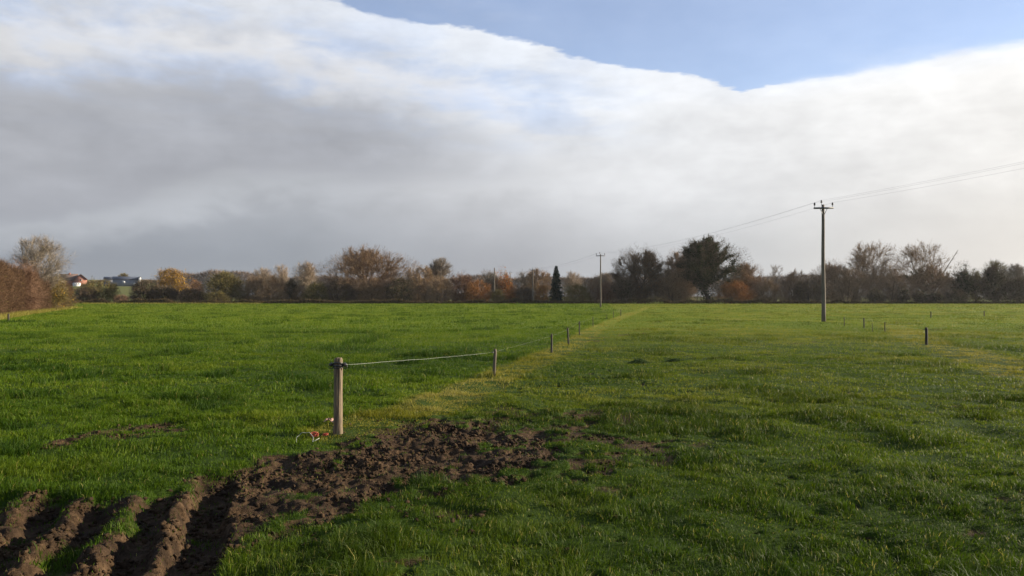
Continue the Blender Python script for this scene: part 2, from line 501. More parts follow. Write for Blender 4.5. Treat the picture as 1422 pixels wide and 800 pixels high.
def grass_mat():
    m, N, out = new_mat('grass_blades')
    dry = attr(N, 'dry'); t = attr(N, 'tint')
    g = N.ramp(t, [(0.0, (0.018, 0.050, 0.003, 1)), (0.5, (0.068, 0.125, 0.004, 1)), (0.85, (0.140, 0.195, 0.008, 1)), (1.0, (0.19, 0.21, 0.04, 1))])
    y = N.ramp(t, [(0.0, (0.090, 0.100, 0.008, 1)), (0.6, (0.178, 0.172, 0.018, 1)), (1.0, (0.29, 0.25, 0.075, 1))])
    col = N.mix(dry, g, y)
    df = N.node('ShaderNodeBsdfPrincipled'); N.l.new(col, df.inputs['Base Color'])
    df.inputs['Roughness'].default_value = 0.55
    df.inputs['Specular IOR Level'].default_value = 0.12
    tr = N.node('ShaderNodeBsdfTranslucent'); N.l.new(N.mix(1.0, col, (1.0, 1.0, 0.7, 1), 'MULTIPLY'), tr.inputs[0])
    mx = N.node('ShaderNodeMixShader'); mx.inputs[0].default_value = 0.38
    N.l.new(df.outputs[0], mx.inputs[1]); N.l.new(tr.outputs[0], mx.inputs[2])
    N.l.new(mx.outputs[0], out.inputs[0])
    return m

# ------------------------------------------------------------------ ground sheet
def build_ground():
    def grow(start, step, ratio, end):
        v = []; p = start
        while p < end:
            step *= ratio; p += step; v.append(p)
        return v
    xs = list(np.arange(-5.6, 2.4, 0.02))
    xs = sorted([-5.6 - (p + 5.6) for p in grow(-5.6, 0.026, 1.045, 1150)] + xs + grow(xs[-1], 0.026, 1.045, 1300))
    ys = list(np.arange(4.3, 11.8, 0.02))
    ys = sorted([4.3 - (p - 4.3) for p in grow(4.3, 0.05, 1.12, 60)] + ys + grow(ys[-1], 0.026, 1.022, 1500))
    xs = np.array(xs); ys = np.array(ys)
    X, Y = np.meshgrid(xs, ys)
    x = X.ravel(); y = Y.ravel()
    mp = masks(x, y)
    z = height(x, y, mp)
    nx, ny = len(xs), len(ys)
    i = (np.arange(ny - 1)[:, None] * nx + np.arange(nx - 1)[None, :]).ravel()
    F = np.stack([i, i + 1, i + nx + 1, i + nx], -1)
    o = mesh_np('ground', np.stack([x, y, z], -1), F, ground_mat(), None, {'mud': np.maximum(mp[0], mp[1] * 0.85)}, True)
    tag(o, kind='structure')
    print('ground', nx, ny)
build_ground()

# ------------------------------------------------------------------ haze
def build_haze():
    m = bpy.data.materials.new('thin_haze'); m.use_nodes = True
    nt = m.node_tree; nt.nodes.clear()
    o = nt.nodes.new('ShaderNodeOutputMaterial'); v = nt.nodes.new('ShaderNodeVolumePrincipled')
    v.inputs['Color'].default_value = (0.93, 0.95, 1.0, 1)
    v.inputs['Density'].default_value = HAZE
    v.inputs['Anisotropy'].default_value = 0.3
    nt.links.new(v.outputs[0], o.inputs['Volume'])
    g = Geo(); box(g, (-1600, -200, -1.5), (1600, 1600, 30))
    h = g.build('haze', m); h['kind'] = 'stuff'
HAZE = 0.00007
build_haze()

# ------------------------------------------------------------------ trees and shrubs
def skeleton(rng, H, W, cb, r0, n1=9, n2=6, n3=4, up=0.35, stems=1, leader=0.78, gnarl=0.10, low=20, high=75, lean=0.0, egg=0.0):
    """limbs as (points, radii, level); all within a rounded crown of height H and width W starting at cb"""
    zc = (cb + H) / 2; rz = (H - cb) / 2; rx = W / 2
    def reach(p, d):
        k = 1.0 + egg * (p[2] - zc) / rz
        sc = np.array([rx * max(k, 0.4), rx * max(k, 0.4), rz])
        P = (p - np.array([0, 0, zc])) / sc; D = d / sc
        a = D @ D; b = 2 * P @ D; c = P @ P - 1
        q = b * b - 4 * a * c
        return max(0.10 * W, (-b + math.sqrt(q)) / (2 * a)) if q > 0 else 0.12 * W
    out = []
    def limb(p, d, L, ra, rb, lvl, n, curve):
        pts = [p]; step = L / n; d = d / np.linalg.norm(d)
        for k in range(n):
            d = d + rng.normal(0, gnarl, 3) + np.array([0, 0, curve / n]); d /= np.linalg.norm(d)
            pts.append(pts[-1] + d * step)
        pts = np.array(pts)
        out.append((pts, np.linspace(ra, rb, n + 1), lvl))
        return pts
    for s in range(stems):
        a0 = rng.uniform(0, 6.28)
        if stems == 1:
            p0 = np.zeros(3); d0 = np.array([lean + rng.normal(0, 0.04), rng.normal(0, 0.04), 1.0]); LH = H * leader
        else:
            p0 = np.array([math.cos(a0), math.sin(a0), 0]) * rng.uniform(0.0, 0.22) * W
            d0 = np.array([math.cos(a0) * rng.uniform(.1, .8), math.sin(a0) * rng.uniform(.1, .8), 1.0])
            LH = min(reach(p0 + np.array([0, 0, cb + 0.1]), d0 / np.linalg.norm(d0)) * rng.uniform(.7, .95), H)
        p0[2] = -0.15
        rr = r0 if stems == 1 else r0 * rng.uniform(.5, .9)
        T = limb(p0, d0, LH, rr, rr * 0.3, 0, 7, 0.15)
        m1 = n1 if stems == 1 else max(3, int(n1 * 1.6 / stems))
        for i in range(m1):
            t = (max(cb, 0.05) / LH * 0.9 + (1 - max(cb, 0.05) / LH * 0.9) * (i + rng.uniform(0, .9)) / m1)
            t = min(max(t, 0.04), 0.98)
            f = t * 7; k = int(f); p = T[k] + (T[min(k + 1, 7)] - T[k]) * (f - k)
            aa = i * 2.4 + rng.uniform(-.4, .4) + a0
            el = R(low + (high - low) * t ** 1.3 + rng.uniform(-12, 12))
            d = np.array([math.cos(aa) * math.cos(el), math.sin(aa) * math.cos(el), math.sin(el)])
            L = reach(p, d) * rng.uniform(.72, .98)
            r1 = rr * (1 - 0.65 * t) * 0.5
            B = limb(p, d, L, r1, r1 * .25, 1, 5, up)
            for j in range(n2):
                tt = 0.25 + 0.73 * (j + rng.uniform(0, 1)) / n2
                f = tt * 5; k = min(int(f), 4); q = B[k] + (B[k + 1] - B[k]) * (f - k)
                dd = d + rng.normal(0, .75, 3) + np.array([0, 0, up * .6]); dd /= np.linalg.norm(dd)
                L2 = min(reach(q, dd), L * .55) * rng.uniform(.6, 1)
                r2 = max(r1 * (1 - .7 * tt) * .55, 0.012)
                C = limb(q, dd, L2, r2, r2 * .35, 2, 4, up * .8)
                for h in range(n3):
                    tt = 0.2 + 0.8 * (h + rng.uniform(0, 1)) / n3
                    f = min(tt, .99) * 4; k = int(f); q2 = C[k] + (C[k + 1] - C[k]) * (f - k)
                    d3 = dd + rng.normal(0, .8, 3) + np.array([0, 0, up * .5]); d3 /= np.linalg.norm(d3)
                    L3 = min(reach(q2, d3), L2 * .65) * rng.uniform(.6, 1)
                    limb(q2, d3, L3, r2 * .5, r2 * .25, 3, 2, up * .5)
    return out, zc

def nodes_of(rng, sk, n, lv=(2, 3), outer=0.5):
    """n random points on the fine branches"""
    P0 = []; P1 = []; w = []
    for pts, rad, l in sk:
        if l in lv or (l == 1 and 1 in lv):
            for a, b in zip(pts[:-1], pts[1:]):
                P0.append(a); P1.append(b); w.append(np.linalg.norm(b - a) + 1e-3)
    P0 = np.array(P0); P1 = np.array(P1); w = np.array(w); w /= w.sum()
    i = rng.choice(len(P0), n, p=w)
    t = rng.uniform(0, 1, n)[:, None]
    D = P1 - P0; D /= np.linalg.norm(D, axis=1)[:, None] + 1e-9
    return P0[i] + (P1[i] - P0[i]) * t, D[i]

SHELL = {'dome': (0.62, 0.36, 1.0), 'shrub': (0.62, 0.30, 1.0), 'fan': (0.38, 0.62, 0.62), 'oak': (0.30, 0.56, 0.72), 'tree': (0.5, 0.5, 1.0)}
def shell_nodes(rng, n, H, W, form, seed):
    """points spread through the outer part of a lumpy crown, with gaps between the clumps"""
    f, c, dn = SHELL[form]
    zc = c * H
    d = rng.normal(0, 1, (n, 3)); d /= np.linalg.norm(d, axis=1)[:, None]
    az = np.arctan2(d[:, 1], d[:, 0]); el = np.arcsin(d[:, 2])
    r = rng.uniform(0.12, 1.0, n) ** 0.42
    r = r * (0.96 + 0.17 * vnoise(az * 1.7, el * 2.3, seed) + 0.11 * vnoise(az * 4.3, el * 5.1, seed + 1))
    q = d * r[:, None] * np.array([W / 2, W / 2, 1.0])
    q[:, 2] *= np.where(d[:, 2] > 0, H - zc, zc * dn)
    P = q + np.array([0, 0, zc])
    P[:, 2] = np.maximum(P[:, 2], 0.05)
    k = vnoise(P[:, 0] * .9 + P[:, 2] * .5, P[:, 2] * .9 - P[:, 1] * .6, seed + 2) + rng.normal(0, .3, n) > -0.22
    D = d * np.array([1, 1, .6]) + np.array([0, 0, .45])
    return P[k], D[k] / (np.linalg.norm(D[k], axis=1)[:, None] + 1e-9)

def twigs(g, rng, P, D, zc, L, w, out=0.5, up=0.3, wild=0.55, tint=None):
    """one thin tapering sliver per twig"""
    n = len(P)
    o = P - np.array([0, 0, zc]); o /= np.linalg.norm(o, axis=1)[:, None] + 1e-9
    d = D * 0.5 + o * out + rng.normal(0, wild, (n, 3)); d[:, 2] += up
    d /= np.linalg.norm(d, axis=1)[:, None] + 1e-9
    l = L * rng.uniform(.5, 1.15, n)[:, None]
    s = np.cross(d, rng.normal(0, 1, (n, 3))); s /= np.linalg.norm(s, axis=1)[:, None] + 1e-9
    ww = w * rng.uniform(.6, 1.3, n)[:, None]
    V = np.stack([P - s * ww / 2, P + s * ww / 2, P + d * l + s * ww * .12, P + d * l - s * ww * .12], 1).reshape(-1, 3)
    i = np.arange(n)[:, None] * 4
    F = np.concatenate([i + np.array([[0, 1, 2]]), i + np.array([[0, 2, 3]])])
    t = np.repeat(rng.uniform(0, 1, n) if tint is None else tint, 4)
    g.add(V, F, t)

def leaves(g, rng, P, size, spread, flat=0.0, tint=None):
    n = len(P)
    P = P + rng.normal(0, spread, (n, 3))
    a = rng.normal(0, 1, (n, 3)); a /= np.linalg.norm(a, axis=1)[:, None]
    b = np.cross(a, rng.normal(0, 1, (n, 3)))
    b /= np.linalg.norm(b, axis=1)[:, None] + 1e-9
    if flat: b[:, 2] *= (1 - flat); a[:, 2] *= (1 - flat)
    s = size * rng.uniform(.6, 1.3, n)[:, None]
    V = np.stack([P - a * s * .6, P + b * s * .33, P + a * s * .6, P - b * s * .33], 1).reshape(-1, 3)
    i = np.arange(n)[:, None] * 4
    F = np.concatenate([i + np.array([[0, 1, 2]]), i + np.array([[0, 2, 3]])])
    g.add(V, F, np.repeat(rng.uniform(0, 1, n) if tint is None else tint, 4))

BARK = {'grey': ((0.103, 0.089, 0.070), (0.187, 0.163, 0.131)), 'dark': ((0.042, 0.034, 0.026), (0.084, 0.067, 0.052)), 'pale': ((0.187, 0.160, 0.121), (0.318, 0.271, 0.206)), 'brown': ((0.070, 0.047, 0.032), (0.131, 0.089, 0.058))}
TWIG = {'umber': ((0.115, 0.074, 0.046), (0.26, 0.175, 0.108)), 'brown': ((0.158, 0.108, 0.068), (0.367, 0.258, 0.158)), 'red': ((0.111, 0.068, 0.046), (0.247, 0.147, 0.096)), 'pale': ((0.234, 0.181, 0.135), (0.422, 0.333, 0.246)),
        'grey': ((0.141, 0.117, 0.091), (0.304, 0.252, 0.194)), 'dark': ((0.071, 0.054, 0.038), (0.164, 0.121, 0.083)), 'olive': ((0.093, 0.076, 0.030), (0.210, 0.170, 0.071)),
        'orange': ((0.188, 0.087, 0.033), (0.351, 0.176, 0.065))}
LEAF = {'gold': ((0.180, 0.100, 0.015), (0.421, 0.258, 0.036)), 'orange': ((0.252, 0.078, 0.016), (0.474, 0.180, 0.034)), 'rust': ((0.121, 0.053, 0.022), (0.252, 0.121, 0.045)),
        'ivy': ((0.012, 0.022, 0.008), (0.038, 0.049, 0.019)), 'green': ((0.022, 0.031, 0.011), (0.063, 0.078, 0.027)), 'olive': ((0.069, 0.065, 0.022), (0.180, 0.153, 0.047)),
        'spruce': ((0.011, 0.023, 0.015), (0.031, 0.053, 0.034)), 'silver': ((0.105, 0.121, 0.089), (0.200, 0.211, 0.158))}

def plant(spec):
    (name, cat, px0, px1, ptop, Y, form, bark, twig, cover, leaf, nleaf, label) = spec[:13]
    opt = spec[13] if len(spec) > 13 else {}
    seed = int(px0 * 7 + px1 * 3 + ptop + Y * 11) % 99991
    rng = np.random.default_rng(seed)
    pc = opt.get('foot', (px0 + px1) / 2)
    X = (pc - CX) / FPX * Y
    gz = gz1(X, Y)
    H = EYE + Y * (HY - ptop) / FPX - gz
    W = (px1 - px0) / FPX * Y
    root = empty(name, (X, Y, gz), label, cat, opt.get('group'))
    tw = opt.get('w', 0.032) * Y / 200.0
    tl = opt.get('tl', 0.85 if form != 'shrub' else 0.75) * (0.6 + 0.4 * Y / 200.0)
    kw = dict(cb=0.22 * H, r0=0.022 * H + 0.05, n1=11, n2=8, n3=5)
    if form == 'shrub': kw = dict(cb=0.0, r0=0.02 * H + 0.03, n1=22, n2=6, n3=3, stems=6, low=4, high=70, up=0.25)
    if form == 'fan': kw.update(cb=0.18 * H, low=40, high=82, up=0.3, leader=0.5, egg=0.35, n1=12)
    if form == 'dome': kw.update(cb=0.06 * H, low=4, high=78, n1=20, leader=0.7, n2=9, r0=0.03 * H)
    if form == 'oak': kw.update(cb=0.16 * H, low=6, high=70, gnarl=0.17, n1=12, up=0.15, leader=0.66)
    kw.update(opt.get('sk', {}))
    soft = form in ('dome', 'shrub')
    sk, zc = skeleton(rng, H * (0.90 if soft else 0.97), W * (0.84 if soft else 0.94), **kw)
    g = Geo()
    for pts, rad, l in sk:
        tube(g, pts, np.maximum(rad, (0.02, 0.015, 0.012, 0.010)[l] * Y / 200), (7, 5, 4, 3)[l], rng.uniform(0.2, 0.8), cap=l < 1)
    g.build('trunk' if form != 'shrub' else 'stem', plant_mat(bark + '_bark', *BARK[bark], patch=1.5), root)
    if twig:
        n = int(cover * W * H / (tl * tw * 0.42) * (1.15 if form == 'shrub' else 1.5 if cover > 1 else 1.4))
        n = min(n, 90000)
        c = Geo()
        P, D = nodes_of(rng, sk, n)
        fr = opt.get('shell', SHELL[form][0])
        P2, D2 = shell_nodes(rng, int(n * fr), H * .97, W * 1.04, form, seed % 997)
        j = rng.uniform(0, 1, len(P)) < 1 - fr * .45
        P = np.concatenate([P[j], P2]); D = np.concatenate([D[j], D2])
        twigs(c, rng, P, D, zc, tl, tw, up=opt.get('up', 0.3), out=opt.get('out', 0.5))
        c.build('crown' if form != 'shrub' else 'foliage', plant_mat(twig + '_twigs', *TWIG[twig]), root)
    if leaf:
        lf = Geo()
        P, D = nodes_of(rng, sk, int(nleaf * W * H * .7))
        P2, D2 = shell_nodes(rng, int(nleaf * W * H * (.55 if form in ('dome', 'shrub', 'tree') else .35)), H * .95, W, form, seed % 997)
        P = np.concatenate([P, P2])
        if 'leafbox' in opt:          # leaves kept on one side or level of the crown
            lo, hi = opt['leafbox']
            k = (P[:, 2] >= lo[1] * H) & (P[:, 2] <= hi[1] * H) & (P[:, 0] >= lo[0] * W) & (P[:, 0] <= hi[0] * W)
            P = P[k]
        leaves(lf, rng, P, opt.get('ls', 0.26) * Y / 200, opt.get('sp', 0.35))
        lf.build('leaves', plant_mat(leaf + '_leaves', *LEAF[leaf], leafy=True), root)
    if 'ivy' in opt:
        iv = Geo(); PP = []
        lim = opt['ivy']
        for pts, rad, l in sk:
            if l <= 1 or (l == 2 and opt.get('ivyfull')):
                for a, b, ra in zip(pts[:-1], pts[1:], rad):
                    if a[2] < lim * H:
                        k = int(np.linalg.norm(b - a) * opt.get('ivyn', 60) * (1 if l < 2 else .6)) + 1
                        t = rng.uniform(0, 1, k)[:, None]
                        PP.append(a + (b - a) * t + rng.normal(0, 0.16 + ra * 1.3, (k, 3)))
        leaves(iv, rng, np.concatenate(PP), 0.30 * Y / 200, 0.12)
        iv.build('ivy', plant_mat('ivy_leaves', *LEAF['ivy'], leafy=True), root)
    return root

def conifer(name, px0, px1, ptop, Y, label):
    rng = np.random.default_rng(77)
    X = ((px0 + px1) / 2 - CX) / FPX * Y; gz = gz1(X, Y)
    H = EYE + Y * (HY - ptop) / FPX - gz; W = (px1 - px0) / FPX * Y
    root = empty(name, (X, Y, gz), label, 'conifer')
    g = Geo(); tube(g, [(0, 0, -.1), (0.03, 0, H * .5), (0, 0, H)], [0.17, 0.1, 0.02], 7)
    c = Geo(); z = 0.06 * H
    while z < H * 0.985:
        r = W / 2 * (1 - z / H) ** 0.85 * rng.uniform(.85, 1.1) + 0.12
        nb = 9 if z < .8 * H else 6
        for i in range(nb):
            a = rng.uniform(0, 6.28); L = r * rng.uniform(.75, 1.08)
            dirn = np.array([math.cos(a), math.sin(a), 0])
            tt = np.linspace(0, 1, 4)
            pts = np.array([0, 0, z]) + dirn * L * tt[:, None] + np.array([0, 0, 1]) * (-0.32 * L * tt + 0.12 * L * tt ** 2)[:, None]
            tube(g, pts, np.linspace(0.03, 0.01, 4), 3, cap=False)
            k = int(60 * L) + 20
            t = rng.uniform(0.05, 1, k); P = np.stack([np.interp(t, tt, pts[:, j]) for j in range(3)], -1)
            D = np.tile(dirn, (k, 1)) * .6 + rng.normal(0, .35, (k, 3)); D[:, 2] -= .25
            twigs(c, rng, P, D, z, 0.34, 0.085, out=0.1, up=-0.15, wild=0.35)
        z += 0.26
    g.build('trunk', plant_mat('dark_bark', *BARK['dark'], patch=1.5), root)
    c.build('crown', plant_mat('spruce_needles', *LEAF['spruce']), root)
    return root

def hedge(name, path, hw, hfun, mat, stemmat, label, cat, tl, tw, per_m, up=0.35, leaf=None, kind=None, leafn=0, lsize=0.2):
    """a strip of tangled twigs along a path of ground points; hfun(s) is the height in metres"""
    rng = np.random.default_rng(len(label) * 31 + int(per_m))
    P = np.array(path, float); seg = np.linalg.norm(np.diff(P, axis=0), axis=1); cum = np.concatenate([[0], np.cumsum(seg)])
    root = empty(name, (P[0, 0], P[0, 1], gz1(*P[0])), label, cat)
    if kind: root['kind'] = kind
    org = np.array(root.location)
    def pts(n, fill=1.0):
        s = rng.uniform(0, cum[-1], n)
        x = np.interp(s, cum, P[:, 0]); y = np.interp(s, cum, P[:, 1])
        tx = np.interp(s + .5, cum, P[:, 0]) - np.interp(s - .5, cum, P[:, 0]); ty = np.interp(s + .5, cum, P[:, 1]) - np.interp(s - .5, cum, P[:, 1])
        ln = np.hypot(tx, ty) + 1e-6
        h = hfun(s, x, y)
        k = rng.uniform(0, 1, n) ** 0.7
        o = rng.uniform(-1, 1, n) * hw * np.sqrt(np.clip(1 - (k * .92) ** 3, 0, 1)) * (0.75 + 0.25 * vnoise(s / 1.7, k * 3, 5))
        x = x - ty / ln * o; y = y + tx / ln * o
        return np.stack([x, y, base_z(x, y) + k * h * .93], -1) - org, k
    n = int(per_m * cum[-1])
    V, k = pts(n)
    c = Geo()
    D = rng.normal(0, .4, V.shape); D[:, 2] += .3
    twigs(c, rng, V, D, -40.0, tl, tw, out=0.0, up=up, wild=0.55)
    st = c
    for i in range(int(cum[-1] * 1.6)):
        q, _ = pts(1); q = q[0]; zt = q[2]; q = np.array([q[0], q[1], base_z(q[0] + org[0], q[1] + org[1]) - org[2] - .1])
        tube(st, [q, q + rng.normal(0, .15, 3) + np.array([0, 0, max(zt, .8) * .5]), q + rng.normal(0, .3, 3) + np.array([0, 0, max(zt, .8)])], [tw * 1.6, tw * 1.2, tw * .6], 4)
    c.build('foliage', mat, root)
    if leaf:
        lg = Geo(); Q, _ = pts(int(leafn * cum[-1])); leaves(lg, rng, Q, lsize, 0.1)
        lg.build('leaves', leaf, root)
    return root

T = 'tree'; B = 'shrub'
